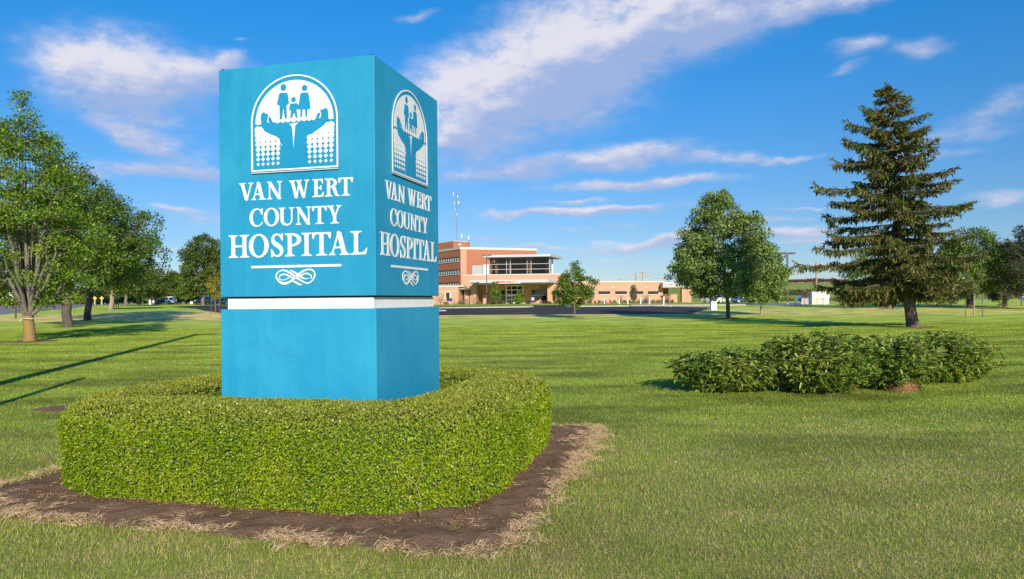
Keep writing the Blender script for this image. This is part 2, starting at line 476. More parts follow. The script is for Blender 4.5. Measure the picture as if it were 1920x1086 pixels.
# ------------------------------------------------------------------ ground sheet
ys = np.concatenate([np.arange(-60, 0, 10), np.arange(0, 40, 2), np.arange(40, 130, 1.5), np.arange(130, 320, 4), np.arange(320, 700, 40), np.arange(700, 3001, 230)])
xs = np.concatenate([np.arange(-3000, -300, 270), np.arange(-300, -100, 20), np.arange(-100, 140, 4), np.arange(140, 300, 16), np.arange(300, 3001, 270)])
gx, gy = np.meshgrid(xs, ys)
gz = terrain(gx, gy)
gv = np.stack([gx, gy, gz], -1).reshape(-1, 3)
nx = len(xs); ny = len(ys)
ii = (np.arange(ny - 1)[:, None] * nx + np.arange(nx - 1)[None]).ravel()
gf = np.stack([ii, ii + 1, ii + nx + 1, ii + nx], 1)
gme = np_mesh2('lawn', gv, gf)
for p in gme.polygons: p.use_smooth = True
tag(link('lawn', gme, M_LAWN), kind='structure')

def sheet(name, pts, off, m, step=3.0, thick=0.0):
    'flat sheet following the ground, off metres above it'
    bm = bmesh.new()
    f = bm.faces.new([bm.verts.new((p[0], p[1], 0)) for p in pts])
    lo = [min(p[i] for p in pts) for i in (0, 1)]; hi = [max(p[i] for p in pts) for i in (0, 1)]
    for ax in (0, 1):
        v = lo[ax] + step
        nrm = (1, 0, 0) if ax == 0 else (0, 1, 0)
        st = step if ax else step * 2
        while v < hi[ax]:
            co = [0, 0, 0]; co[ax] = v
            bmesh.ops.bisect_plane(bm, geom=bm.verts[:] + bm.edges[:] + bm.faces[:], plane_co=co, plane_no=nrm)
            v += st
    bmesh.ops.recalc_face_normals(bm, faces=bm.faces)
    for fc in bm.faces:
        if fc.normal.z < 0: fc.normal_flip()
    if thick > 0:
        r_ = bmesh.ops.extrude_face_region(bm, geom=bm.faces[:])
        vs = {v for v in r_['geom'] if isinstance(v, bmesh.types.BMVert)}
        for v in bm.verts: v.co.z = tz(v.co.x, v.co.y) + (off if v in vs else -0.05)
        bmesh.ops.recalc_face_normals(bm, faces=bm.faces)
    else:
        for v in bm.verts: v.co.z = tz(v.co.x, v.co.y) + off
    me = bpy.data.meshes.new(name); bm.to_mesh(me); bm.free()
    return tag(link(name, me, m), kind='structure')

# asphalt
def asphalt(name, a, b_, crack=0.0):
    m = bpy.data.materials.new(name); m.use_nodes = True
    t = NT(m.node_tree); b = t.n['Principled BSDF']
    pos = t.new('ShaderNodeNewGeometry').outputs['Position']
    n = t.noise(t.mapping(pos, scale=(0.15, 0.4, 1)), 2.0, 5, 0.6)
    f = t.noise(pos, 60.0, 3, 0.7)
    c = t.mix(t.math('MULTIPLY', f, 0.5), t.ramp(n, [(0.3, a), (0.7, b_)]), tuple(x * 1.5 for x in b_))
    t.l.new(c, b.inputs['Base Color']); b.inputs['Roughness'].default_value = 0.85
    b.inputs['Specular IOR Level'].default_value = 0.25
    return m
M_ASPH = asphalt('fresh asphalt', (0.032, 0.022, 0.024), (0.054, 0.038, 0.040))
M_ROAD = asphalt('worn road', (0.16, 0.145, 0.16), (0.25, 0.23, 0.245))
M_CURB = mat('kerb concrete', (0.50, 0.46, 0.42), 0.85, var=0.15)
M_YELLOW = mat('yellow road paint', (0.55, 0.38, 0.08), 0.7, var=0.2)
M_SOIL = None

park = [foot(318, 575.6), foot(354, 577.8), foot(386, 583.4), (-25, 71), (-12, 69.2), (0, 69.8), (foot(1296, 588.5)), (foot(1335, 577)), (18, 96), (7.4, 96), (7.0, 112), (3.2, 112), (2.8, 95.5), foot(414, 572.8), foot(345, 574.2)]
sheet('parking_lot', park, 0.02, M_ASPH)
drive = [(-40, 116), (42, 116), (42, 124), (-40, 124)]
sheet('entrance_drive', drive, 0.02, M_ASPH)
road = [(-40, 30), (-49.5, 62), (-57.2, 82), (-68.2, 112), (-104, 190), (-152, 290), (-178, 290), (-130, 190), (-94, 112), (-82, 82), (-74, 62), (-64, 30)]
sheet('road', road, 0.025, M_ROAD, step=4.0)
def line_on(name, pts, w, off, m):
    L_ = []; R_ = []
    for i, p in enumerate(pts):
        a = Vector(pts[max(i - 1, 0)]); b = Vector(pts[min(i + 1, len(pts) - 1)])
        d = (b - a).normalized(); n_ = Vector((-d.y, d.x)) * w / 2
        L_.append((p[0] + n_.x, p[1] + n_.y)); R_.append((p[0] - n_.x, p[1] - n_.y))
    return L_ + R_[::-1]
mid = [(-52, 30), (-62, 62), (-69.6, 82), (-81, 112), (-117, 190)]
sheet('road_marking', line_on('', mid, 0.5, 0, None), 0.032, M_YELLOW, step=4.0)
for a, b in (((890, 584), (980, 580)), ((950, 587), (1000, 586))):
    sheet('parking_line', line_on('', [foot(*a), foot(*b)], 0.22, 0, None), 0.026, M_YELLOW, step=4.0)
def kerb(pts, w=0.5, h=0.12):
    o = sheet('kerb', line_on('', pts, w * 0.6, 0, None), h, M_CURB, step=4.0, thick=1)
    return o
kerb([(-15, 94.2), (-4, 94.4), (2.2, 95.6), (2.6, 99), (2.7, 112)], 0.55)
kerb([(-13, 81), (-9, 81), (-7.4, 82.2)], 0.5)
kerb([(7.6, 112), (7.8, 99), (8.6, 96.4), (15.2, 96.6)], 0.55)
kerb([(16.0, 98.5), (foot(1258, 575)), ], 0.6)
kerb([foot(1262, 575.2), foot(1336, 576.8)], 0.6)
kerb([foot(1185, 573.2), foot(1300, 573.0), foot(1400, 572.6)], 0.6)
island = [(-15, 81.3), (-9, 81.3), (-7.6, 82.6), (-9, 86), (-14, 88.5), (-15, 88.5)]
sheet('grass_island', island, 0.10, M_LAWN)
walk = [(-14, 146), (34, 146), (34, 149.5), (-14, 149.5)]
sheet('concrete_walk', walk, 0.03, M_CURB)
lot = [foot(1375, 572.0), foot(1500, 573.2), (52, 118), (34, 118)]
sheet('side_lane', lot, 0.02, M_ROAD)

# ------------------------------------------------------------------ soil bed under the hedge
M_SOIL = bpy.data.materials.new('garden soil'); M_SOIL.use_nodes = True
t = NT(M_SOIL.node_tree); b = t.n['Principled BSDF']
pos = t.new('ShaderNodeNewGeometry').outputs['Position']
n = t.noise(pos, 5.0, 6, 0.65); f = t.noise(pos, 55.0, 4, 0.7); chips = t.noise(pos, 95.0, 2, 0.5)
c = t.ramp(n, [(0.3, (0.185, 0.105, 0.065)), (0.7, (0.34, 0.21, 0.135))])
c = t.mix(t.math('MULTIPLY', f, 0.5), c, (0.22, 0.135, 0.09))
c = t.mix(t.smooth(chips, 0.68, 0.72), c, (0.34, 0.26, 0.19))
t.l.new(c, b.inputs['Base Color']); b.inputs['Roughness'].default_value = 0.95; b.inputs['Specular IOR Level'].default_value = 0.1
bp = t.new('ShaderNodeBump'); bp.inputs['Strength'].default_value = 1.0; bp.inputs['Distance'].default_value = 0.03
t.l.new(t.math('ADD', f, t.math('MULTIPLY', n, 1.5)), bp.inputs['Height']); t.l.new(bp.outputs[0], b.inputs['Normal'])

from mathutils import noise as mnoise
def fbm2(x, y, s, seed=0.0, oct=3):
    return mnoise.fractal(Vector((x * s + seed, y * s - seed, seed * 1.7)), 1.0, 2.0, oct)
def soil_mound(name, inside, x0, x1, y0, y1, step, lift, amp):
    nxs = int((x1 - x0) / step) + 1; nys = int((y1 - y0) / step) + 1
    vs = []; fs = []
    for j in range(nys):
        for i in range(nxs):
            x = x0 + i * step; y = y0 + j * step
            d = inside(x, y) + 0.05 * fbm2(x, y, 3.0, 5)
            up = min(1.0, max(-1.0, -d / 0.12))
            z = tz(x, y) - 0.012 + (lift * up if up > 0 else 0.02 * up) + (amp * fbm2(x, y, 7.0, 2, 4) * max(0, up))
            vs.append((x, y, z))
    for j in range(nys - 1):
        for i in range(nxs - 1):
            a = j * nxs + i
            if min(inside(vs[k][0], vs[k][1]) for k in (a, a + 1, a + nxs, a + nxs + 1)) < 0.02:
                fs.append((a, a + 1, a + nxs + 1, a + nxs))
    me = bpy.data.meshes.new(name); me.from_pydata(vs, [], fs)
    for p in me.polygons: p.use_smooth = True
    return tag(link(name, me, M_SOIL), kind='structure')
soil_mound('soil_bed', lambda x, y: float(bed_dist(x, y)), SC.x - 3.3, SC.x + 3.3, SC.y - 3.3, SC.y + 3.3, 0.055, 0.035, 0.035)
px_, py_ = foot(128, 768)
RINGS = [(px_, py_, 0.62, 0.34)]
def ring_d(x, y, r_):
    return (math.hypot((x - r_[0]) / r_[2], (y - r_[1]) / r_[3]) - 1) * min(r_[2], r_[3])
def soil_ring(x, y, rx, ry):
    r_ = (x, y, rx, ry); RINGS.append(r_)
    soil_mound('soil_ring', lambda a, b: ring_d(a, b, r_), x - rx - 0.2, x + rx + 0.2, y - ry - 0.2, y + ry + 0.2, max(0.08, rx / 10), 0.04, 0.03)
r0 = RINGS[0]
soil_mound('bare_soil_patch', lambda a, b: ring_d(a, b, r0), r0[0] - 0.9, r0[0] + 0.9, r0[1] - 0.6, r0[1] + 0.6, 0.05, 0.03, 0.02)
TREE_FEET = {}
for key, (px, py, rx) in dict(near_maple=(55, 641, 1.25), second_maple=(128, 613.5, 1.1), third=(207, 580.5, 1.5), young=(1077, 597, 0.9), oval=(1365, 597.5, 0.9), spruce=(1714, 614, 1.35), shade=(1668, 578.5, 1.3)).items():
    TREE_FEET[key] = foot(px, py)
    soil_ring(*TREE_FEET[key], rx, rx * 0.8)

# ------------------------------------------------------------------ grass blades
def grass(count, d0, d1, seed):
    g = np.random.default_rng(seed)
    p = 0.40
    d = (d0 ** p + g.random(count) * (d1 ** p - d0 ** p)) ** (1 / p)
    x = (g.random(count) * 2 - 1) * (0.72 * d + 2.6)
    y = d
    keep = bed_dist(x, y) > 0.0 + 0.10 * g.normal(size=count).clip(-1, 1)
    for r_ in RINGS:
        keep &= np.hypot((x - r_[0]) / r_[2], (y - r_[1]) / r_[3]) > 0.95
    x, y, d = x[keep], y[keep], d[keep]
    n = len(x)
    edge = np.exp(-np.maximum(bed_dist(x, y) - 0.05, 0) / 0.22)
    nz = np.array([fbm2(a, b_, 1.1, 9, 2) for a, b_ in zip(np.round(x[:20000], 3), np.round(y[:20000], 3))]) if False else 0
    h = g.uniform(0.016, 0.036, n) * (1 + 0.7 * edge) * (1 + 0.012 * d)
    w = 0.0041 * (d / 5) ** 0.75 * g.uniform(0.7, 1.3, n)
    a = g.random(n) * 2 * np.pi
    lean = g.uniform(0.1, 0.9, n); la = g.random(n) * 2 * np.pi
    z = terrain(x, y) - 0.004
    base = np.stack([x, y, z], 1)
    side = np.stack([np.cos(a), np.sin(a), np.zeros(n)], 1) * w[:, None] / 2
    tip = base + np.stack([np.cos(la) * lean * h, np.sin(la) * lean * h, h], 1)
    return np.stack([base - side, base + side, tip], 1).reshape(-1, 3)
gb = grass(1060000, 3.9, 46.0, 21)
tag(link('grass', np_mesh('grass', gb, 3), M_BLADE), kind='stuff')

# dead grass: tufts combed over along the edge of the bed, loose stems on the soil
def straw():
    g = np.random.default_rng(5)
    n = 9000
    u = g.uniform(-2.75, 2.75, n); v = g.uniform(-2.75, 2.75, n)
    c, s = math.cos(SA), math.sin(SA)
    x = SC.x + c * u - s * v; y = SC.y + s * u + c * v
    bd = bed_dist(x, y)
    clump = np.array([fbm2(a, b_, 1.5, 3, 2) for a, b_ in zip(x, y)])
    corner = np.exp(-(((u + 2.2) / 0.8) ** 2 + ((v + 2.15) / 0.4) ** 2)) + 0.8 * np.exp(-(((u - 2.25) / 0.25) ** 2 + ((v - 1.9) / 0.6) ** 2))
    prob = np.exp(-((bd + 0.04) / 0.10) ** 2) * np.clip(0.72 + 1.6 * clump, 0.15, 1.0) + corner * 0.8 * (bd < 0.04) * (bd > -0.4)
    prob += ((bd < -0.08) & (bd > -0.6)) * np.clip(clump * 0.9 - 0.22, 0, 0.25)
    keep = g.random(n) < prob
    cx, cy, cb = x[keep], y[keep], bd[keep]
    cnt = g.integers(18, 46, len(cx)); cnt = np.where(cb < -0.14, cnt // 3, cnt)
    idx = np.repeat(np.arange(len(cx)), cnt); m = len(idx)
    main = g.random(len(cx)) * 2 * np.pi
    a = main[idx] + g.normal(0, 0.9, m)
    L = g.uniform(0.025, 0.088, m)
    up0 = np.where(cb[idx] > -0.14, g.uniform(0.25, 1.2, m), g.uniform(0.02, 0.35, m))
    d0 = unit(np.stack([np.cos(a), np.sin(a), up0], 1)); d1 = unit(np.stack([np.cos(a + g.normal(0, .3, m)), np.sin(a), up0 * 0.1 - 0.15], 1))
    base = np.stack([cx[idx] + g.normal(0, 0.035, m), cy[idx] + g.normal(0, 0.035, m), 0.022 + g.uniform(-0.008, 0.012, m)], 1)
    mid_ = base + d0 * L[:, None] * 0.55; tip = mid_ + d1 * L[:, None] * 0.5
    tip[:, 2] = np.maximum(tip[:, 2], 0.03)
    sd = unit(np.cross(d0, g.normal(size=(m, 3)))) * (g.uniform(0.0018, 0.0036, m)[:, None] / 2)
    V = np.stack([base - sd, base + sd, mid_ + sd * .8, mid_ - sd * .8, tip + sd * .2, tip - sd * .2], 1)
    k = np.arange(m)[:, None] * 6
    return V.reshape(-1, 3), np.concatenate([k + np.array([[0, 1, 2, 3]]), k + np.array([[3, 2, 4, 5]])], 0)
M_STRAW = leafmat('dead straw', (0.44, 0.28, 0.15), (0.92, 0.70, 0.44), 0.25, 0.8)
tag(link('dry_straw', np_mesh2('dry_straw', *straw()), M_STRAW), kind='stuff')
# clippings fallen along the foot of the hedge
g = np.random.default_rng(8)
n = 2600
side = g.integers(0, 4, n); tpos = g.uniform(-1.9, 1.9, n); off = 1.84 + np.abs(g.normal(0, 0.07, n))
u = np.where(side == 0, tpos, np.where(side == 1, off, np.where(side == 2, tpos, -off)))
v = np.where(side == 0, -off, np.where(side == 1, tpos, np.where(side == 2, off, tpos)))
cx, cy = from_sign(u, v)
P = np.stack([cx, cy, np.full(n, 0.035) + g.uniform(0, 0.02, n)], 1)
D = g.normal(size=(n, 3)); D[:, 2] *= 0.25
tag(link('leaf_litter', np_mesh('leaf_litter', leaves(P, D, g.uniform(0.008, 0.020, n), 0.008, g), 4), leafmat('fallen clippings', (0.20, 0.10, 0.035), (0.50, 0.30, 0.12), 0.1, 0.8)), kind='stuff')
# ------------------------------------------------------------------ monument sign
def painted(name, col, col2, rough=0.45):
    m = bpy.data.materials.new(name); m.use_nodes = True
    t = NT(m.node_tree); b = t.n['Principled BSDF']
    pos = t.new('ShaderNodeNewGeometry').outputs['Position']
    n = t.noise(pos, 1.6, 6, 0.62); sp = t.noise(pos, 160.0, 2, 0.6); run = t.noise(t.mapping(pos, scale=(7, 7, 0.5)), 1.6, 4, 0.6)
    f = t.math('ADD', t.math('MULTIPLY', n, 0.7), t.math('MULTIPLY', run, 0.3))
    c = t.ramp(f, [(0.36, col), (0.62, col2)])
    c = t.mix(t.math('MULTIPLY', t.smooth(sp, 0.4, 0.75), 0.16), c, tuple(min(1, k * 1.5 + 0.02) for k in col2))
    blot = t.noise(t.mapping(pos, scale=(2.2, 2.2, 1.1)), 1.3, 6, 0.7, dist=0.6)
    c = t.mix(t.math('MULTIPLY', t.smooth(blot, 0.52, 0.72), 0.22), c, tuple(min(1, k * 0.72 + 0.004) for k in col))
    streak = t.noise(t.mapping(pos, scale=(26, 26, 0.8)), 1.0, 4, 0.7)
    c = t.mix(t.math('MULTIPLY', t.smooth(streak, 0.60, 0.78), 0.16), c, (0.20, 0.30, 0.34))
    t.l.new(c, b.inputs['Base Color']); b.inputs['Roughness'].default_value = rough; b.inputs['Specular IOR Level'].default_value = 0.3
    bp = t.new('ShaderNodeBump'); bp.inputs['Strength'].default_value = 0.12; bp.inputs['Distance'].default_value = 0.004
    t.l.new(sp, bp.inputs['Height']); t.l.new(bp.outputs[0], b.inputs['Normal'])
    return m
M_TEAL = painted('teal paint', (0.009, 0.225, 0.405), (0.026, 0.285, 0.470))
M_TEAL2 = painted('blue base paint', (0.011, 0.255, 0.455), (0.030, 0.315, 0.510))
M_EMB = painted('emblem blue', (0.010, 0.235, 0.430), (0.014, 0.255, 0.455))
M_WHITE = mat('white sign face', (0.74, 0.73, 0.71), 0.45, var=0.04, scale=5)
M_BAND = mat('white band', (0.78, 0.76, 0.72), 0.5, var=0.08, scale=4)
M_DARK = mat('dark gap', (0.03, 0.03, 0.035), 0.8)

S_ = 1.578; HS = S_ / 2
sign = empty('monument_sign', (SC.x, SC.y, 0), SA, 'tall square teal hospital sign pillar with white lettering, standing inside the clipped hedge', 'sign')
MB().box(-HS, HS, -HS, HS, 0, 1.537).build('base_box', M_TEAL2, sign, bevel=0.006)
MB().box(-HS + 0.045, HS - 0.045, -HS + 0.045, HS - 0.045, 1.538, 1.640).build('white_band', M_BAND, sign, bevel=0.003)
MB().box(-HS + 0.055, HS - 0.055, -HS + 0.055, HS - 0.055, 1.6405, 1.652).build('shadow_gap', M_DARK, sign)
MB().box(-HS, HS, -HS, HS, 1.6525, 3.772).build('upper_box', M_TEAL, sign, bevel=0.006)
for sx in (-1, 1):
    for sy in (-1, 1):
        MB().box(sx * (HS - 0.03) - 0.012, sx * (HS - 0.03) + 0.012, sy * (HS - 0.03) - 0.012, sy * (HS - 0.03) + 0.012, 3.7725, 3.785).build('lifting_eye', M_DARK, sign)

FRONT = lambda u, z, o: (u - HS, -HS - o, z)
RIGHT = lambda u, z, o: (HS + o, u - HS, z)
def relief(items, T, o0, o1, dz=0.00035):
    'raised flat shapes on a sign face; each piece a hair prouder than the last'
    m = MB()
    for k, it in enumerate(items):
        oo = o1 + k * dz
        if it[0] == 'poly':
            p = it[1]
            a = sum(p[i][0] * p[(i + 1) % len(p)][1] - p[(i + 1) % len(p)][0] * p[i][1] for i in range(len(p)))
            if a < 0: p = p[::-1]
            n = len(p)
            m.add([T(*q, oo) for q in p] + [T(*q, o0) for q in p], [tuple(range(n))] + [((i + 1) % n, i, n + i, n + (i + 1) % n) for i in range(n)])
        else:
            A, B, closed = it[1], it[2], it[3]
            n = len(A)
            vs = [T(*q, oo) for q in A] + [T(*q, oo) for q in B] + [T(*q, o0) for q in A] + [T(*q, o0) for q in B]
            fs = []
            for i in range(n if closed else n - 1):
                j = (i + 1) % n
                fs += [(i, j, n + j, n + i), (i, 2 * n + i, 2 * n + j, j), (n + j, 3 * n + j, 3 * n + i, n + i)]
            if not closed: fs += [(0, n, 3 * n, 2 * n), (n - 1, 3 * n - 1, 4 * n - 1, 2 * n - 1)]
            m.add(vs, fs)
    me = m.mesh('relief')
    bm = bmesh.new(); bm.from_mesh(me); bmesh.ops.recalc_face_normals(bm, faces=bm.faces)
    bmesh.ops.triangulate(bm, faces=[f for f in bm.faces if len(f.verts) > 4]); bm.to_mesh(me); bm.free()
    return me
def ell(cx, cy, rx, ry, a0=0, a1=360, n=36):
    return [(cx + rx * math.cos(R(a0 + (a1 - a0) * i / n)), cy + ry * math.sin(R(a0 + (a1 - a0) * i / n))) for i in range(n if abs(a1 - a0) == 360 else n + 1)]
def stroke(pts, ws, n=6, closed=False):
    'strip of varying width along a smooth curve'
    P = [Vector(p) for p in pts]; out = []; wo_ = []
    m = len(P)
    for i in range(m if closed else m - 1):
        p0 = P[(i - 1) % m] if closed or i > 0 else P[0] * 2 - P[1]
        p1 = P[i]; p2 = P[(i + 1) % m]
        p3 = P[(i + 2) % m] if closed or i + 2 < m else P[-1] * 2 - P[-2]
        for k in range(n):
            t_ = k / n
            out.append(0.5 * ((2 * p1) + (p2 - p0) * t_ + (2 * p0 - 5 * p1 + 4 * p2 - p3) * t_ ** 2 + (3 * p1 - p0 - 3 * p2 + p3) * t_ ** 3))
            wo_.append(ws[i] * (1 - t_) + ws[(i + 1) % m] * t_)
    if not closed: out.append(P[-1]); wo_.append(ws[-1])
    A = []; B = []; L_ = len(out)
    for i, p in enumerate(out):
        d = (out[(i + 1) % L_] - out[i - 1]) if closed or 0 < i < L_ - 1 else (out[min(i + 1, L_ - 1)] - out[max(i - 1, 0)])
        d.normalize(); nn = Vector((-d.y, d.x)) * wo_[i] / 2
        A.append(tuple(p + nn)); B.append(tuple(p - nn))
    return ('strip', A, B, closed)

ST, TH = 0.185, 0.075
def ser(xc, y, up, half, s):
    d = 1 if up else -1
    return ('poly', [(xc - half, y), (xc + half, y), (xc + half - .012, y + d * .045), (xc + s / 2 + .045, y + d * .07), (xc + s / 2, y + d * .14), (xc - s / 2, y + d * .14), (xc - s / 2 - .045, y + d * .07), (xc - half + .012, y + d * .045)])
def rect(x0, x1, y0, y1): return ('poly', [(x0, y0), (x1, y0), (x1, y1), (x0, y1)])
def stem(xc, s, half, top=True, bot=True, y0=0, y1=1):
    r_ = [rect(xc - s / 2, xc + s / 2, y0 + 0.01, y1 - 0.01)]
    if bot: r_.append(ser(xc, y0, True, half, s))
    if top: r_.append(ser(xc, y1, False, half, s))
    return r_
def diag(x0, y0, x1, y1, w): return ('poly', [(x0 - w / 2, y0), (x0 + w / 2, y0), (x1 + w / 2, y1), (x1 - w / 2, y1)])
def ring(cx, cy, rx, ry, tx, ty, a0=0, a1=360, n=40):
    A = ell(cx, cy, rx, ry, a0, a1, n); B = ell(cx, cy, rx - tx, ry - ty, a0, a1, n)
    return ('strip', A, B, abs(a1 - a0) == 360)
def glyph(ch, w):
    s = ST
    if ch == 'I': return stem(w / 2, s, min(w / 2, 0.27))
    if ch == 'H': return stem(.24, s, .24) + stem(w - .24, s, .24) + [rect(.24, w - .24, .455, .545)]
    if ch == 'T':
        return stem(w / 2, s, .27, top=False) + [rect(.05, w - .05, .915, 1.0),
            ('poly', [(.03, 1), (.12, 1), (.16, .915), (.075, .72), (.03, .72), (.0, .96)]), ('poly', [(w - .03, 1), (w - .12, 1), (w - .16, .915), (w - .075, .72), (w - .03, .72), (w, .96)])]
    if ch == 'L':
        return stem(.27, s, .27) + [rect(.27, w - .14, 0, .075), ('poly', [(w - .36, 0), (w - .10, 0), (w - .045, .06), (w, .29), (w - .05, .27), (w - .15, .12), (w - .36, .075)])]
    if ch == 'E':
        return stem(.24, s, .24) + [rect(.24, w - .12, 0, .075), ('poly', [(w - .32, 0), (w - .08, 0), (w - .04, .05), (w, .28), (w - .05, .26), (w - .14, .12), (w - .32, .075)]),
            rect(.24, w - .12, .925, 1), ('poly', [(w - .28, 1), (w - .06, 1), (w - .05, .74), (w - .09, .74), (w - .15, .88), (w - .28, .925)]),
            rect(.24, w - .22, .47, .545), ('poly', [(w - .24, .545), (w - .19, .65), (w - .15, .65), (w - .15, .37), (w - .19, .37), (w - .24, .47)])]
    if ch == 'A':
        ap = w * 0.49
        return [diag(.15, .03, ap - .015, .985, TH), diag(w - .24, .03, ap, .985, s * 1.12), rect(w * .27, w * .66, .29, .365), ('poly', [(ap - .11, .93), (ap + .085, .93), (ap + .0, 1.04), (ap - .03, 1.04)]),
                ser(.155, 0, True, .155, TH), ser(w - .235, 0, True, .235, s)]
    if ch == 'V':
        vx = w * .52
        return [diag(vx, .02, .21, .97, s * 1.1), diag(vx + .03, .02, w - .15, .97, TH), ser(.215, 1, False, .215, s), ser(w - .16, 1, False, .16, TH), ('poly', [(vx - .085, .06), (vx + .085, .06), (vx + .02, -.03), (vx - .02, -.03)])]
    if ch == 'W':
        a = w * .36; b = w * .72
        return [diag(a, .02, .21, .97, s), diag(a + .03, .02, w * .50, .97, TH), diag(b, .02, w * .46, .97, s), diag(b + .03, .02, w - .15, .97, TH),
                ser(.21, 1, False, .21, s), ser(w * .49, 1, False, .19, s), ser(w - .155, 1, False, .155, TH),
                ('poly', [(a - .08, .06), (a + .08, .06), (a + .02, -.03), (a - .02, -.03)]), ('poly', [(b - .08, .06), (b + .08, .06), (b + .02, -.03), (b - .02, -.03)])]
    if ch == 'N':
        return stem(.17, TH, .17, top=False) + [rect(w - .17 - TH / 2, w - .17 + TH / 2, .04, .97), ser(w - .17, 1, False, .17, TH), diag(w - .18, .0, .15, 1.0, s * 1.2), ('poly', [(0, 1), (.24, 1), (.2, .93), (.03, .955)]), ('poly', [(w - .27, .06), (w - .17 + TH / 2, .06), (w - .17 + TH / 2, -.03), (w - .20, -.03)])]
    if ch == 'U':
        x0, x1 = .22, w - .17; c = (x0 - s / 2 + x1 + TH / 2) / 2; rx = (x1 + TH / 2 - x0 + s / 2) / 2
        A = ell(c, .30, rx, .32, 180, 360, 24); B = ell(c + (s - TH) / 2, .30, rx - (s + TH) / 2, .32 - .095, 180, 360, 24)
        return [rect(x0 - s / 2, x0 + s / 2, .295, .98), rect(x1 - TH / 2, x1 + TH / 2, .295, .98), ('strip', A, B, False), ser(x0, 1, False, .22, s), ser(x1, 1, False, .17, TH)]
    if ch == 'Y':
        c = w * .52
        return stem(c, s, .26, top=False, y1=.50) + [diag(c - .01, .40, .21, .97, s), diag(c + .05, .42, w - .15, .97, TH * 1.1), ser(.205, 1, False, .205, s), ser(w - .15, 1, False, .15, TH)]
    if ch == 'O': return [ring(w / 2, .5, w / 2, .525, s * 1.08, .075)]
    if ch == 'C':
        A = ell(w * .54, .5, w * .54, .525, 48, 312, 36); B = ell(w * .60, .5, w * .60 - s * 1.05, .525 - .07, 44, 316, 36)
        return [('strip', A, B, False), ('poly', [(w * .80, .90), (w - .05, 1.01), (w, 1.01), (w - .02, .66), (w - .07, .66), (w * .83, .83)]), ('poly', [(w * .86, .15), (w * .88, .065), (w * .96, .15), (w, .25), (w - .04, .265)])]
    if ch == 'S':
        p = [(.80, .80), (.68, .93), (.47, .975), (.24, .91), (.145, .755), (.25, .61), (.5, .50), (.745, .385), (.84, .235), (.74, .09), (.5, .025), (.27, .085), (.12, .25)]
        ws = [.05, .07, .075, .11, .155, .18, .20, .185, .16, .115, .075, .07, .05]
        return [stroke([(x * w, y) for x, y in p], ws), ('poly', [(w * .70, .90), (w * .86, 1.02), (w * .93, 1.02), (w * .93, .69), (w * .86, .69), (w * .80, .80)]), ('poly', [(w * .30, .10), (w * .10, -.02), (w * .03, -.02), (w * .0, .34), (w * .06, .34), (w * .15, .22)])]
    if ch in 'PR':
        st_ = stem(.24, s, .24); bx = .26
        rx = (w if ch == 'P' else w * .83) - bx; ry = .285 if ch == 'P' else .26; cy = 1 - ry
        A = ell(bx + .08, cy, rx - .08, ry, 90, -90, 24); B = ell(bx + .02, cy, rx - .02 - s, ry - .075, 90, -90, 24)
        st_ += [('strip', A, B, False), rect(.24, bx + .085, .925, .9995), rect(.24 if ch == 'R' else .40, bx + .085, cy - ry, cy - ry + .075)]
        if ch == 'R': st_ += [('poly', [(.46, .50), (.66, .52), (w - .11, .075), (w, .06), (w, .0), (w - .17, -.01), (w - .28, .07)])]
        return st_
TEXT = [('V', .2086, .3619, 2.542, 2.7035), ('A', .3379, .4913, 2.542, 2.7035), ('N', .5017, .6611, 2.542, 2.7035), ('W', .7284, .9367, 2.542, 2.7035), ('E', .9636, 1.0803, 2.542, 2.7035), ('R', 1.088, 1.2352, 2.542, 2.7035), ('T', 1.224, 1.3674, 2.542, 2.7035),
        ('C', .3178, .4556, 2.299, 2.4605), ('O', .4675, .6242, 2.299, 2.4605), ('U', .6203, .7822, 2.299, 2.4605), ('N', .7954, .9544, 2.299, 2.4605), ('T', .9598, 1.1085, 2.299, 2.4605), ('Y', 1.1123, 1.2517, 2.299, 2.4605),
        ('H', .092, .3119, 2.0155, 2.2245), ('O', .3095, .5145, 2.0155, 2.2245), ('S', .5388, .6695, 2.0155, 2.2245), ('P', .6815, .8479, 2.0155, 2.2245), ('I', .8503, .9538, 2.0155, 2.2245), ('T', .9577, 1.1476, 2.0155, 2.2245), ('A', 1.1245, 1.3287, 2.0155, 2.2245), ('L', 1.3348, 1.5005, 2.0155, 2.2245)]
# emblem outlines, metres across the face and above ground
MAN = [(0.6528, 3.5057), (0.7236, 3.5001), (0.7319, 3.4826), (0.7437, 3.3973), (0.7183, 3.388), (0.7214, 3.2678), (0.7003, 3.2693), (0.6865, 3.3688), (0.6686, 3.2649), (0.6484, 3.2664), (0.6464, 3.3906), (0.62, 3.402), (0.6421, 3.4897)]
WOMAN = [(0.8702, 3.4884), (0.9326, 3.4871), (0.9428, 3.4705), (0.9614, 3.3455), (0.952, 3.3369), (0.9281, 3.335), (0.9254, 3.2663), (0.9098, 3.2675), (0.9032, 3.3368), (0.8803, 3.3385), (0.8745, 3.27), (0.8567, 3.2712), (0.8595, 3.3401), (0.8271, 3.3415), (0.8465, 3.3989), (0.8576, 3.4726)]
CHILD = [(0.7595, 3.398), (0.8276, 3.3984), (0.8379, 3.379), (0.8461, 3.3634), (0.8397, 3.3415), (0.8177, 3.3431), (0.8306, 3.2694), (0.8138, 3.2659), (0.7934, 3.3188), (0.7719, 3.2661), (0.7572, 3.2671), (0.7621, 3.3379), (0.7442, 3.343), (0.752, 3.3873)]
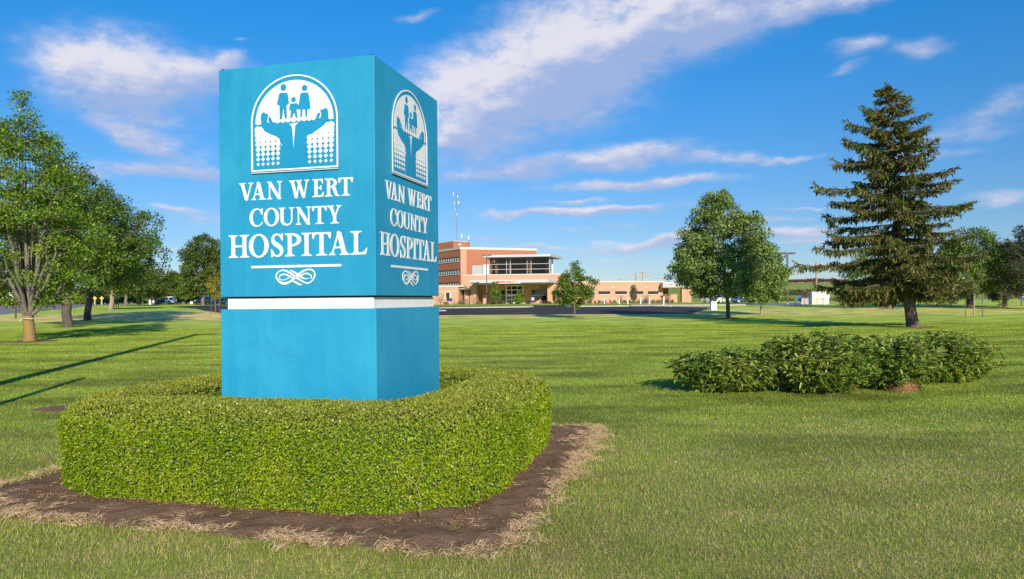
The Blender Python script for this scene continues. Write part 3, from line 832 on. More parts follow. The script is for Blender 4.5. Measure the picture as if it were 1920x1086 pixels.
HAND_L = [(0.459, 3.2154), (0.451, 3.2869), (0.4568, 3.3244), (0.4806, 3.3416), (0.4966, 3.3357), (0.5008, 3.3231), (0.518, 3.3275), (0.5318, 3.3143), (0.523, 3.2913), (0.5174, 3.2633), (0.5225, 3.2422), (0.5364, 3.2394), (0.5302, 3.2672), (0.5326, 3.2906), (0.5445, 3.2992), (0.5581, 3.2793), (0.5707, 3.2502), (0.5971, 3.2323), (0.6448, 3.2196), (0.6872, 3.2233), (0.7293, 3.2138), (0.7629, 3.1993), (0.7742, 3.1798), (0.7789, 3.114), (0.7826, 3.0577), (0.7861, 2.9873), (0.7857, 2.818), (0.6688, 2.818), (0.6667, 3.065), (0.612, 3.1136), (0.5483, 3.1366), (0.4897, 3.1688)]
HAND_R = [(1.1393, 3.2382), (1.1348, 3.3123), (1.1197, 3.3319), (1.1043, 3.333), (1.0889, 3.3231), (1.0684, 3.3246), (1.058, 3.3133), (1.061, 3.2992), (1.0681, 3.2895), (1.0605, 3.253), (1.0502, 3.2445), (1.042, 3.2469), (1.0578, 3.2856), (1.0527, 3.2952), (1.0404, 3.2961), (1.0269, 3.2832), (1.0111, 3.2473), (0.9902, 3.2255), (0.9591, 3.2175), (0.9073, 3.2174), (0.8657, 3.2221), (0.8238, 3.212), (0.8048, 3.1946), (0.8001, 3.1407), (0.7909, 3.0572), (0.7861, 2.9873), (0.7858, 2.818), (0.9068, 2.818), (0.911, 3.0589), (0.927, 3.0997), (0.9841, 3.1192), (1.0411, 3.1507), (1.0927, 3.1814), (1.1237, 3.2116)]
WEDGE = [(0.7451, 3.2146), (0.8344, 3.2224), (0.8111, 3.1942), (0.8023, 3.1499), (0.7861, 2.9864), (0.7808, 3.0952), (0.7742, 3.1798), (0.7629, 3.1993)]
def arch(x0, x1, z0, zs, zt, n=40):
    cx = (x0 + x1) / 2; rx = (x1 - x0) / 2
    return [(x0, z0)] + [(cx - rx * math.cos(math.pi * i / n), zs + (zt - zs) * math.sin(math.pi * i / n)) for i in range(n + 1)] + [(x1, z0)]
def sign_face(T):
    emb = link('emblem', relief([('poly', arch(.346, 1.234, 2.780, 3.240, 3.663))], T, 0.0, 0.010), M_EMB, sign)
    A = arch(.350, 1.230, 2.7995, 3.240, 3.659); B = arch(.364, 1.216, 2.814, 3.240, 3.645)
    link('arch_outline', relief([('strip', A, B, True)], T, 0.010, 0.016), M_WHITE, emb)
    link('sill_strip', relief([rect(.350, 1.230, 2.7845, 2.7895)], T, 0.010, 0.018), M_WHITE, emb)
    link('arch_field', relief([('poly', arch(.395, 1.186, 3.232, 3.240, 3.611))], T, 0.010, 0.0125), M_WHITE, emb)
    dots = []
    cols = [.419, .4706, .5222, .5740, .6256, .9455, .9997, 1.0540, 1.1081, 1.1623]
    for ci, cx in enumerate(cols):
        for k in range(8):
            z = 2.862 + k * 0.0452 + (0.004 if ci < 5 else 0.0)
            r_ = 0.0165 + 0.0024 * k
            sq = max(0.0, min(1.0, (k - 0.5) / 4.0))
            pts = []
            for i in range(12):
                a = 2 * math.pi * i / 12
                dm = 1 / (abs(math.cos(a)) + abs(math.sin(a)))
                rr = r_ * (dm * (1 - sq) + sq * 1.0)
                pts.append((cx + rr * math.cos(a) * 1.02, z + rr * math.sin(a)))
            dots.append(('poly', pts))
    for x in (.664, .664, .905, .905):
        z = 3.075 if len(dots) % 2 else 3.028
        dots.append(('poly', ell(x, z, .007, .008, n=8)))
    link('dot_pattern', relief(dots, T, 0.010, 0.0127, dz=0.00002), M_WHITE, emb, kind='stuff')
    link('light_wedge', relief([('poly', WEDGE)], T, 0.010, 0.0155), M_WHITE, emb)
    for h_ in (HAND_L, HAND_R):
        link('cupped_hand', relief([('poly', h_)], T, 0.010, 0.0165), M_EMB, emb)
    link('figure_man', relief([('poly', MAN), ('poly', ell(.688, 3.5515, .0295, .0312))], T, 0.0125, 0.0160), M_EMB, emb)
    link('figure_woman', relief([('poly', WOMAN), ('poly', ell(.903, 3.5294, .0270, .0272))], T, 0.0125, 0.0162), M_EMB, emb)
    link('figure_child', relief([('poly', CHILD), ('poly', ell(.7902, 3.433, .0232, .0235))], T, 0.0125, 0.0166), M_EMB, emb)
    link('dash_row', relief([('poly', ell(x, z, .0095, .0052, n=10)) for x, z in [(.5993, 3.2388), (.6524, 3.2379), (.7064, 3.2388), (.7601, 3.2379), (.8167, 3.2377), (.8679, 3.236), (.9189, 3.2361), (.9717, 3.2352)]], T, 0.0125, 0.0158, dz=0), M_EMB, emb, kind='stuff')
    for ch, u0, u1, z0, z1 in TEXT:
        h_ = z1 - z0
        its = []
        for it in glyph(ch, (u1 - u0) / h_):
            f_ = lambda q: (u0 + q[0] * h_, z0 + q[1] * h_)
            its.append(('poly', [f_(q) for q in it[1]]) if it[0] == 'poly' else ('strip', [f_(q) for q in it[1]], [f_(q) for q in it[2]], it[3]))
        link('letter', relief(its, T, 0.0, 0.0045, dz=0.0002), M_WHITE, sign)
    link('underline', relief([('poly', [(.336, 1.914), (1.242, 1.914), (1.246, 1.919), (1.246, 1.931), (1.242, 1.936), (.336, 1.936), (.332, 1.931), (.332, 1.919)])], T, 0.0, 0.006), M_WHITE, sign)
    K = lambda pts: [(.5862 + (x - 668) * .000791, 1.8949 - (y - 590) * .000709) for x, y in pts]
    q = .00079
    sw = [stroke(K([(672, 672), (700, 618), (770, 596), (850, 630), (920, 682), (1000, 735), (1075, 766), (1140, 732), (1170, 660), (1145, 606), (1085, 592), (1000, 625), (920, 690), (850, 745), (775, 768), (705, 735)]), [14 * q, 15 * q, 17 * q, 22 * q, 24 * q, 18 * q, 14 * q, 14 * q, 16 * q, 15 * q, 17 * q, 22 * q, 24 * q, 22 * q, 30 * q, 18 * q], 4, True),
          stroke(K([(712, 712), (722, 668), (780, 648), (850, 676), (910, 716)]), [9 * q, 15 * q, 17 * q, 15 * q, 6 * q], 5),
          stroke(K([(1128, 712), (1118, 668), (1060, 642), (995, 668), (930, 712)]), [9 * q, 15 * q, 17 * q, 15 * q, 6 * q], 5),
          stroke(K([(712, 712), (760, 722), (830, 700), (890, 662)]), [8 * q, 8 * q, 10 * q, 4 * q], 5),
          stroke(K([(850, 597), (905, 622), (960, 660), (1030, 706), (1100, 706)]), [6 * q, 20 * q, 20 * q, 14 * q, 5 * q], 5),
          stroke(K([(880, 735), (930, 755), (975, 782), (1012, 784)]), [8 * q, 22 * q, 20 * q, 4 * q], 5)]
    link('flourish', relief(sw, T, 0.0, 0.004, dz=0.0002), M_WHITE, sign)
sign_face(FRONT)
sign_face(RIGHT)

# ------------------------------------------------------------------ clipped hedge round the sign
HO, HI, HZ = 1.83, 1.06, 0.76
def hedge():
    root = empty('clipped_hedge', (SC.x, SC.y, 0), SA, 'low clipped box hedge in a rounded square ring round the teal sign', 'hedge')
    g = np.random.default_rng(31)
    # closed loop of the hedge's middle line, with cross-section profile
    def rr(half, rad, s):
        'rounded square, s in 0..1'
        straight = 2 * (half - rad); arc = rad * math.pi / 2; per = 4 * (straight + arc)
        s = (s % 1) * per; k = int(s // (straight + arc)); q = s - k * (straight + arc)
        if q < straight: x, y, nx_, ny_ = -half + rad + q, -half, 0, -1
        else:
            a = (q - straight) / rad
            x, y, nx_, ny_ = half - rad + rad * math.sin(a), -half + rad - rad * math.cos(a), math.sin(a), -math.cos(a)
        c, s_ = [(1, 0), (0, 1), (-1, 0), (0, -1)][k % 4]
        return c * x - s_ * y, s_ * x + c * y, c * nx_ - s_ * ny_, s_ * nx_ + c * ny_
    MIDH = (HO + HI) / 2; HW = (HO - HI) / 2
    prof = []   # offset outwards from the middle line, height, normal
    rad = 0.22
    for z in np.linspace(0.01, HZ - rad, 10): prof.append((HW - 0.03 * (1 - z / HZ) ** 2 + 0.02 * math.sin(z * 4), z, 1, 0.0))
    for a in np.linspace(0.12, math.pi / 2, 7): prof.append((HW - rad + rad * math.cos(a) + 0.01, HZ - rad + rad * math.sin(a), math.cos(a), math.sin(a)))
    for o in np.linspace(HW - rad - 0.05, -HW + 0.14, 5): prof.append((o, HZ + 0.012, 0, 1))
    for a in np.linspace(math.pi / 2, math.pi, 5): prof.append((-HW + 0.12 + 0.12 * math.cos(a), HZ - 0.12 + 0.12 * math.sin(a), math.cos(a), math.sin(a)))
    for z in np.linspace(HZ - 0.18, 0.01, 7): prof.append((-HW, z, -1, 0))
    NS = 200
    grid = np.zeros((NS, len(prof), 3)); nrm = np.zeros_like(grid)
    for i in range(NS):
        x, y, nx_, ny_ = rr(MIDH, 0.56, (i + .5) / NS)
        for j, (o, z, no, nz) in enumerate(prof):
            wob = 0.022 * fbm2(x * 1.0 + o, y + z, 2.2, 4, 3) + 0.012 * fbm2(x + o, y + z * 2, 7.0, 6, 2)
            o2 = o + wob * (1 if no >= 0 else 0.4); z2 = z * (1 + 0.03 * fbm2(x, y, 1.0, 8, 2)) + wob * nz
            grid[i, j] = ((x + nx_ * o2) * 1.115 - 0.085, y + ny_ * o2, z2)
            nrm[i, j] = (nx_ * no, ny_ * no, nz)
    core = grid - nrm * 0.05
    m = len(prof)
    fc = [(i * m + j, ((i + 1) % NS) * m + j, ((i + 1) % NS) * m + j + 1, i * m + j + 1) for i in range(NS) for j in range(m - 1)]
    cme = np_mesh2('hedge_core', core.reshape(-1, 3), np.array(fc))
    link('twig_core', cme, mat('hedge twigs', (0.055, 0.095, 0.010), 0.9, var=0.5, scale=30), root)
    # leaves over the whole surface, denser outside than in the well
    n = 300000
    gn = np.roll(grid, -1, 0)
    area = np.linalg.norm(np.cross(grid[:, 1:] - grid[:, :-1], gn[:, :-1] - grid[:, :-1]), axis=2)
    area *= np.array([1.0 if prof[k][2] > -0.5 else 0.3 for k in range(m - 1)])[None]
    cdf = np.cumsum(area.ravel()); cdf /= cdf[-1]
    cell = np.clip(np.searchsorted(cdf, g.random(n)), 0, NS * (m - 1) - 1)
    i0 = cell // (m - 1); j = cell % (m - 1); i1 = (i0 + 1) % NS
    ti = g.random(n); tj = g.random(n)
    def lerp(a):
        return ((a[i0, j] * (1 - ti[:, None]) + a[i1, j] * ti[:, None]) * (1 - tj[:, None]) + (a[i0, j + 1] * (1 - ti[:, None]) + a[i1, j + 1] * ti[:, None]) * tj[:, None])
    P = lerp(grid); Nn = unit(lerp(nrm))
    depth = np.abs(g.normal(0, 0.014, n)) - 0.010
    stray = g.random(n) < 0.02
    depth = np.where(stray, -g.uniform(0.01, 0.035, n), depth)
    P = P - Nn * depth[:, None]
    D = unit(Nn * 0.45 + g.normal(size=(n, 3)) * 0.70 + np.array([0, 0, 0.35]))
    L = g.uniform(0.0125, 0.0265, n)
    vs = leaves(P, D, L, L * g.uniform(0.45, 0.65, n), g, fold=0.12, tilt=Nn + g.normal(size=(n, 3)) * 0.55)
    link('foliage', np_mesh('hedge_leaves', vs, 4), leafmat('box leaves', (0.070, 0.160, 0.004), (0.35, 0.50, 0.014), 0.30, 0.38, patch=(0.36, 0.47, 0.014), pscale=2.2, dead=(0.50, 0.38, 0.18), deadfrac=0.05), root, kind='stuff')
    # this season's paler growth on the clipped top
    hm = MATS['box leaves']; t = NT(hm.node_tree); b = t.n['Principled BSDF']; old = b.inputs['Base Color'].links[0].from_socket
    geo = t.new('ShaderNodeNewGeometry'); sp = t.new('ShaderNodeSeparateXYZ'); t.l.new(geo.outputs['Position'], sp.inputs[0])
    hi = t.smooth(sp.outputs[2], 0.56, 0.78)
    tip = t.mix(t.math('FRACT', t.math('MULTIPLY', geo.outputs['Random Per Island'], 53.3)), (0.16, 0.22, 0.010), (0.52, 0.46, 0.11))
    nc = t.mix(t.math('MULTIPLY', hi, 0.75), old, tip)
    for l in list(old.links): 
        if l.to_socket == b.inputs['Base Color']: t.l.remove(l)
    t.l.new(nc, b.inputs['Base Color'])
    # one bare shoot standing out of the right-hand face
    b = MB()
    b.tube([(1.60, -1.80, 0.06), (1.63, -1.87, 0.20), (1.60, -1.88, 0.30), (1.66, -1.885, 0.42), (1.64, -1.88, 0.52)], [.0035, .003, .0026, .002, .001], 6)
    b.tube([(1.60, -1.88, 0.30), (1.52, -1.89, 0.36)], [.002, .001], 5)
    b.build('bare_shoot', mat('bare shoot', (0.34, 0.27, 0.14), 0.8), root)
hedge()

# ------------------------------------------------------------------ peony clumps on the lawn
M_PEONY = leafmat('peony leaves', (0.075, 0.20, 0.020), (0.42, 0.58, 0.11), 0.40, 0.36, patch=(0.50, 0.60, 0.14), pscale=1.3, dead=(0.42, 0.30, 0.10), deadfrac=0.025, spec=0.45)
M_PSTEM = mat('peony stem', (0.15, 0.18, 0.05), 0.6)
M_POD = leafmat('seed pods', (0.20, 0.10, 0.03), (0.40, 0.28, 0.06), 0.1, 0.7)
def peony(x, y, rx, ry, h, seed, label, nst=150):
    g = np.random.default_rng(seed)
    root = empty('peony_shrub', (x, y, tz(x, y)), 0, label, 'shrub', 'peony shrubs in a row on the lawn')
    V = []; stem_m = MB(); pods = []
    for k in range(nst):
        a = g.random() * 2 * np.pi; q = math.sqrt(g.random())
        ex, ey = rx * q * math.cos(a), ry * q * math.sin(a)
        top = h * (1.0 - 0.34 * q ** 4) * g.uniform(0.86, 1.10)
        if g.random() < 0.25: top *= g.uniform(0.45, 0.8)
        bx, by = ex * 0.45, ey * 0.45
        pts = [np.array([bx, by, 0.0]), np.array([bx + (ex - bx) * .35, by + (ey - by) * .35, top * .55]), np.array([ex, ey, top])]
        stem_m.tube([tuple(p) for p in pts], [.006, .005, .003], 4, cap=False)
        nl = g.integers(9, 14)
        for i in range(nl):
            t_ = 0.10 + 0.90 * i / (nl - 1) * g.uniform(0.92, 1.0)
            p = pts[0] * (1 - t_) ** 2 + 2 * pts[1] * t_ * (1 - t_) + pts[2] * t_ ** 2
            la = g.random() * 2 * np.pi; up = g.uniform(0.05, 0.7)
            d = unit(np.array([[math.cos(la), math.sin(la), up]]))[0]
            pet = p + d * g.uniform(0.05, 0.11)
            stem_m.tube([tuple(p), tuple(pet)], [.0028, .002], 3, cap=False)
            for q_ in range(g.integers(3, 6)):
                dl_ = unit((d + g.normal(size=3) * np.array([.65, .65, .30]))[None])[0]
                L = g.uniform(0.085, 0.16); wd = L * g.uniform(0.20, 0.30)
                sd = unit(np.cross(dl_, np.array([0, 0, 1.0]) + g.normal(size=3) * .25)[None])[0]; nn = np.cross(sd, dl_)
                m1 = pet + dl_ * L * .38 + nn * L * .05; m2 = pet + dl_ * L * .72 - np.array([0, 0, L * .05]); tip = pet + dl_ * L * .97 - np.array([0, 0, L * g.uniform(.15, .38)])
                V += [pet, m1 - sd * wd / 2 + nn * wd * .15, m2 - sd * wd * .40 + nn * wd * .12, tip, m2 + sd * wd * .40 + nn * wd * .12, m1 + sd * wd / 2 + nn * wd * .15]
        if g.random() < 0.30:
            tp = pts[2] + np.array([0, 0, g.uniform(0.02, 0.10)])
            stem_m.tube([tuple(pts[2]), tuple(tp)], [.004, .003], 4, cap=False)
            pd = unit(g.normal(size=(5, 3)) + np.array([0, 0, .6]))
            pods.append(leaves(np.repeat(tp[None], 5, 0), pd, 0.035, 0.016, g, fold=.4))
    V = np.array(V).reshape(-1, 6, 3)
    fol = np.concatenate([V[:, [0, 1, 2, 3]], V[:, [0, 3, 4, 5]]], 1).reshape(-1, 3)   # two halves creased along the midrib
    ve = V.reshape(-1, 3); k = len(V)
    base = np.arange(k)[:, None] * 6
    faces = np.concatenate([base + np.array([[0, 1, 2, 3]]), base + np.array([[0, 3, 4, 5]])], 0)
    link('foliage', np_mesh2('peony_leaves', ve, faces), M_PEONY, root, kind='stuff')
    stem_m.build('stems', M_PSTEM, root, kind='stuff')
    if pods: link('seed_heads', np_mesh('seed_heads', np.concatenate(pods), 4), M_POD, root, kind='stuff')
peony(3.75, 12.75, 1.10, 0.70, 0.64, 41, 'lowest and leftmost peony shrub of the row, its stems sprawling over the grass', 150)
peony(5.15, 12.55, 1.05, 0.85, 0.90, 42, 'tall peony shrub second from the left, with brown seed heads on top', 180)
peony(6.55, 13.0, 0.95, 0.80, 0.85, 43, 'dense peony shrub just left of the brown straw mound', 160)
peony(8.0, 13.9, 1.15, 0.75, 0.84, 44, 'rightmost peony shrub of the row, just behind and right of the brown straw mound', 180)
# brown mound of old straw in front of the right-hand clump
g = np.random.default_rng(77)
mx_, my_ = foot(1697, 735)
root = empty('straw_mound', (mx_, my_ + .1, 0), 0, 'small mound of brown dead straw at the foot of the peony shrubs', 'straw mound')
mm = MB(); mm.ball((0, 0, 0), 0.27, 0.2, 0.17, 16, 8); mm.build('mound_core', mat('rotted straw', (0.10, 0.05, 0.025), 0.95, var=0.4, scale=30), root)
n = 1500
d = unit(g.normal(size=(n, 3))); d[:, 2] = np.abs(d[:, 2]); P = d * np.array([.27, .2, .18]) * g.uniform(.95, 1.1, n)[:, None]
tang = unit(np.cross(d, g.normal(size=(n, 3))) + np.array([0, 0, -.25])); L = g.uniform(.06, .16, n)[:, None]; sd = unit(np.cross(tang, d)) * .0035
link('straw', np_mesh('mound_straw', np.stack([P - sd, P + sd, P + tang * L + sd, P + tang * L - sd], 1), 4), leafmat('brown straw', (.16, .075, .03), (.42, .24, .11), .1, .8), root, kind='stuff')
# ------------------------------------------------------------------ broadleaf trees
M_BARK = barkmat('grey bark', (0.085, 0.070, 0.055), (0.22, 0.19, 0.155))
M_BARKL = barkmat('lichened bark', (0.10, 0.078, 0.058), (0.24, 0.195, 0.145), lichen=(0.29, 0.185, 0.03), lfrac=0.62)
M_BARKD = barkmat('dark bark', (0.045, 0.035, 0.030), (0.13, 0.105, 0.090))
M_BARKS = barkmat('spruce bark', (0.06, 0.043, 0.037), (0.18, 0.135, 0.115))
MAPLE = leafmat('maple leaves', (0.040, 0.090, 0.010), (0.22, 0.31, 0.040), 0.32, 0.45)
MAPLE_Y = leafmat('bright maple leaves', (0.042, 0.110, 0.010), (0.22, 0.355, 0.035), 0.36, 0.45, patch=(0.29, 0.39, 0.03), pscale=0.9)
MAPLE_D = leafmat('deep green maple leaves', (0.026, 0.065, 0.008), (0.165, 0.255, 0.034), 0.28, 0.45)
MAPLE_B = leafmat('bluish maple leaves', (0.060, 0.125, 0.028), (0.33, 0.43, 0.115), 0.28, 0.42)
FAR_L = leafmat('far leaves', (0.040, 0.085, 0.012), (0.150, 0.210, 0.036), 0.28, 0.5)
YELLOW_L = leafmat('yellow green leaves', (0.20, 0.22, 0.015), (0.46, 0.40, 0.035), 0.35, 0.5)
DARK_L = leafmat('dark leaves', (0.022, 0.050, 0.012), (0.085, 0.130, 0.028), 0.22, 0.5)
def tree(name, x, y, h, prof, z0, trunk_r, bark, leafm, label, cat='tree', group=None, seed=1, nclump=200, per=120, leaf=0.10, rc=0.5, fork=None, nlimb=14, lean=(0, 0), lobes=0.26, inner=0.30, split=None, flat=0.75, limb_r=0.36, squash=(1, 1), open_front=0.0):
    '''prof: crown radius at even steps from the crown's foot (z0) to the top'''
    g = np.random.default_rng(seed)
    root = empty(name, (x, y, tz(x, y) - 0.03), 0, label, cat, group)
    tm = MB(); bm_ = MB()
    fork = fork or z0 * 1.05
    axis = lambda z: np.array([lean[0] * z / h, lean[1] * z / h, z])
    # trunk with a flare at the foot
    top = h * 0.80
    zs = [-0.1, 0.05, 0.25, 0.6] + list(np.linspace(1.0, fork, 4)) + list(np.linspace(fork, top, 7))[1:]
    zs = [z for i, z in enumerate(zs) if i == 0 or z > zs[i - 1] + 0.01]
    pts = []; rad = []
    for z in zs:
        a = axis(z)
        wob = 0.05 * trunk_r * 6 * np.array([math.sin(z * 1.3 + seed), math.cos(z * 1.1 + seed * 2), 0]) * min(1, z)
        pts.append(tuple(a + wob))
        r_ = trunk_r * (1.0 + 0.16 * math.exp(-max(z, 0) / 0.22)) * (1 - 0.15 * z / fork if z < fork else 0.85 * max(0.08, 1 - ((z - fork) / (top - fork)) ** 0.8 * 0.92))
        rad.append(r_)
    if split:   # trunk parts into several rising leaders
        cut = [i for i, z in enumerate(zs) if z <= fork + 0.01]
        tm.tube([pts[i] for i in cut], [rad[i] for i in cut], 14)
    else:
        tm.tube(pts, rad, 12)
    ph = g.random(6) * 6.28
    def R_of(t_, a):
        r_ = np.interp(t_, np.linspace(0, 1, len(prof)), prof)
        return r_ * (1 + lobes * 0.5 * (np.sin(3 * a + ph[0] + 5 * t_) + np.sin(5 * a + ph[1] - 7 * t_)))
    # clump centres through the crown, most of them in its outer shell
    cl = []
    tt = np.linspace(0, 1, 60); wv = np.interp(tt, np.linspace(0, 1, len(prof)), prof) ** 1.5 + 0.02
    cd = np.cumsum(wv) / wv.sum()
    for k in range(nclump):
        t_ = float(np.interp(g.random(), cd, tt)); a = g.random() * 2 * np.pi
        q = math.sqrt(inner + (1 - inner) * g.random()) * (1.0 if g.random() > 0.1 else 1.10)
        r_ = float(R_of(t_, a)) * q
        z = z0 + t_ * (h - z0)
        ax = axis(z)
        cl.append([ax[0] + r_ * math.cos(a) * squash[0], ax[1] + r_ * math.sin(a) * squash[1], z + g.normal() * 0.10])
    cl = np.array(cl)
    if open_front: cl = cl[~((cl[:, 1] < 0.5) & (cl[:, 2] < z0 + open_front) & (np.abs(cl[:, 0]) < 1.9) & (g.random(len(cl)) < 0.75))]
    # limbs
    nodes = []
    for k in range(nlimb):
        a = 2 * np.pi * (k * 0.382 + g.random() * 0.12); u_ = (k + .5) / nlimb
        zb = fork * (0.97 if split else 1.0) + (0.0 if split else (u_ ** 1.1) * (top * 0.92 - fork))
        t_end = min(0.97, max(0.04, (zb - z0) / (h - z0) + g.uniform(0.10, 0.32)))
        if split: t_end = 0.12 + 0.80 * u_
        r_e = float(R_of(t_end, a)) * g.uniform(0.70, 0.92); ze = z0 + t_end * (h - z0)
        if split: r_e *= 0.95 - 0.5 * u_
        b0 = axis(zb); e = axis(ze) + np.array([r_e * math.cos(a) * squash[0], r_e * math.sin(a) * squash[1], 0])
        c1 = b0 * 0.55 + e * 0.45 + np.array([0, 0, -0.06 * r_e if not split else 0.02 * (ze - zb)])
        n_ = 7
        P_ = [b0 * (1 - s) ** 2 + 2 * c1 * s * (1 - s) + e * s * s + (g.normal(size=3) * 0.03 * r_e if 0 < s < 1 else 0) for s in np.linspace(0, 1, n_)]
        r0 = trunk_r * (limb_r * (1.15 - 0.6 * u_)) * (1.25 if split else 1)
        bm_.tube([tuple(p) for p in P_], [r0 * (1 - 0.86 * s) for s in np.linspace(0, 1, n_)], 7, cap=False)
        nodes += [(p, r0 * (1 - .86 * s)) for p, s in zip(P_[2:], np.linspace(0, 1, n_)[2:])]
    if not split: nodes += [(np.array(p), 0.02) for p, z in zip(pts, zs) if z > fork]
    NP = np.array([n_[0] for n_ in nodes])
    for c in cl:
        w_ = np.linalg.norm((NP - c) * np.array([1, 1, 1.0]), axis=1) + np.maximum(NP[:, 2] - c[2], 0) * 0.8
        p = NP[int(np.argmin(w_))]
        m_ = (p + c) / 2 + np.array([0, 0, -0.04]) + g.normal(size=3) * 0.08
        r_ = min(0.03, 0.012 + trunk_r * 0.05)
        bm_.tube([tuple(p), tuple(m_), tuple(c)], [r_, r_ * .7, r_ * .3], 4, cap=False)
    tm.build('trunk', bark, root, smooth=True)
    bm_.build('branches', M_BARK if bark is M_BARKL else bark, root, smooth=True)
    # leaves
    sz = rc * g.uniform(0.65, 1.25, len(cl))
    cnt = np.maximum(6, (per * (sz / rc) ** 2)).astype(int)
    idx = np.repeat(np.arange(len(cl)), cnt); n = len(idx)
    off = unit(g.normal(size=(n, 3))) * (g.random(n) ** 0.45)[:, None] * np.array([1, 1, flat])
    P = cl[idx] + off * sz[idx][:, None]
    out = P - np.stack([np.full(n, lean[0] * .5), np.full(n, lean[1] * .5), np.full(n, z0 + (h - z0) * .35)], 1)
    D = unit(unit(out) * 0.55 + off * 0.5 + g.normal(size=(n, 3)) * 0.75 + np.array([0, 0, -0.12]))
    L = leaf * g.uniform(0.7, 1.3, n)
    link('crown', np_mesh('crown', leaves(P, D, L, L * g.uniform(.62, .85, n), g, fold=0.15, tilt=unit(out) * 0.7 + off * 0.5 + g.normal(size=(n, 3)) * 0.55 + np.array([0, 0, 0.45])), 4), leafm, root, kind='stuff')
    return root
F = TREE_FEET
# the row of maples along the road, nearest first
nm = tree('maple_tree', *F['near_maple'], 11.0, [1.5, 2.35, 2.75, 2.75, 2.5, 2.0, 1.3, 0.55, 0.1], 1.75, 0.235, M_BARKL, MAPLE_Y, 'nearest maple of the row, its yellow lichened trunk tied with a white band', group='maples along the road', seed=3, nclump=360, per=120, leaf=0.105, rc=0.46, fork=1.15, nlimb=24, open_front=3.2, split=True, inner=0.18, limb_r=0.34, lean=(-0.35, 0.2))
bd = MB(); rp = [(0.262 * math.cos(a), 0.262 * math.sin(a), 1.03 + 0.012 * math.sin(3 * a)) for a in np.linspace(0, 2 * math.pi, 25)]
bd.tube(rp, 0.012, 6, cap=False); bd.tube([(-.26, -.05, 1.03), (-.33, -.10, 0.97), (-.31, -.12, 0.90)], 0.012, 5)
bd.build('white_tie', mat('white cloth tie', (0.75, 0.74, 0.72), 0.8), nm)
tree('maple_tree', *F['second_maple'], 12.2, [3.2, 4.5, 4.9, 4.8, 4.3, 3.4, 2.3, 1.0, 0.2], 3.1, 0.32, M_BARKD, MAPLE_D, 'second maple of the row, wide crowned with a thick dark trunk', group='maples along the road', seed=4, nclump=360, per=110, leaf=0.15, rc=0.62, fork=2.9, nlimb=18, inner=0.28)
fx, fy = foot(164, 601)
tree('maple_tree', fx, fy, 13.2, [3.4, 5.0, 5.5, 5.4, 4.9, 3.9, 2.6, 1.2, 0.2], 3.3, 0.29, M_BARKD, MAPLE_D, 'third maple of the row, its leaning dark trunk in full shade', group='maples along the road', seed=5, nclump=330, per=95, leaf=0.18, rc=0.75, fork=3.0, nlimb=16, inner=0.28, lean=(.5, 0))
tree('maple_tree', *F['third'], 10.8, [2.6, 3.7, 3.9, 3.7, 3.0, 2.1, 1.0, 0.2], 2.9, 0.33, barkmat('pale bark', (.22, .17, .12), (.36, .29, .21)), MAPLE, 'fourth maple of the row, with a pale sunlit trunk and a bare side branch', group='maples along the road', seed=6, nclump=220, per=80, leaf=0.24, rc=0.85, fork=2.0, nlimb=12, lean=(.8, 0))
def far_tree(px, pfoot, ptop, wpx, Y, lm, label, seed, shape=0, trunk=0.28, bark=M_BARK, nclump=110, per=60, cat='tree', group='trees in the distance', z0f=0.2):
    x = (px - 960) / FPX * Y; gz = tz(x, Y)
    h = (EYE + (yhor(px) - ptop) / FPX * Y) - gz
    r_ = wpx / FPX * Y
    prof = [[.62, .9, 1, .98, .88, .68, .40, .1], [.9, 1, .95, .8, .62, .42, .22, .05], [.5, .85, 1, 1, .97, .85, .6, .25]][shape]
    return tree('tree' if shape != 1 else 'conical_tree', x, Y, h, [r_ * p for p in prof], h * z0f, trunk, bark, lm, label, cat, group, seed, nclump, per, leaf=max(0.14, Y * 0.0022), rc=max(0.5, r_ * 0.26), nlimb=9, inner=0.25)
far_tree(236, 573.5, 476, 34, 138, FAR_L, 'tree behind the fourth maple, half hidden by its crown', 11, trunk=.3)
far_tree(262, 571, 484, 28, 150, MAPLE_B, 'tree with a pale grey crown left of the dark pointed conifer', 12, trunk=.26)
far_tree(281, 571, 467, 13, 190, DARK_L, 'narrow dark pointed conifer rising behind the white and blue car', 13, shape=1, trunk=.2, nclump=90)
far_tree(292, 571, 493, 30, 152, FAR_L, 'sparse tree with a bare bough over the white and blue car', 14, nclump=80)
far_tree(322, 568, 508, 24, 215, FAR_L, 'low round tree in the gap right of the white and blue car', 15, trunk=.24)
far_tree(345, 568, 510, 22, 205, MAPLE, 'slender pale trunked tree beside the dark sport car', 16, trunk=.22)
far_tree(381, 571, 444, 37, 152, FAR_L, 'large bushy tree touching the left edge of the sign', 17, trunk=.36, nclump=230, per=80, shape=2)
far_tree(409, 572, 450, 30, 158, FAR_L, 'bushy tree mostly hidden behind the left edge of the sign', 18, trunk=.36, nclump=150, shape=2)
far_tree(190, 571, 500, 40, 200, DARK_L, 'dark tree far along the road between the maple trunks', 19, trunk=.3)
far_tree(335, 568, 520, 26, 260, DARK_L, 'darker tree at the back of the gap left of the sign', 20, trunk=.25)
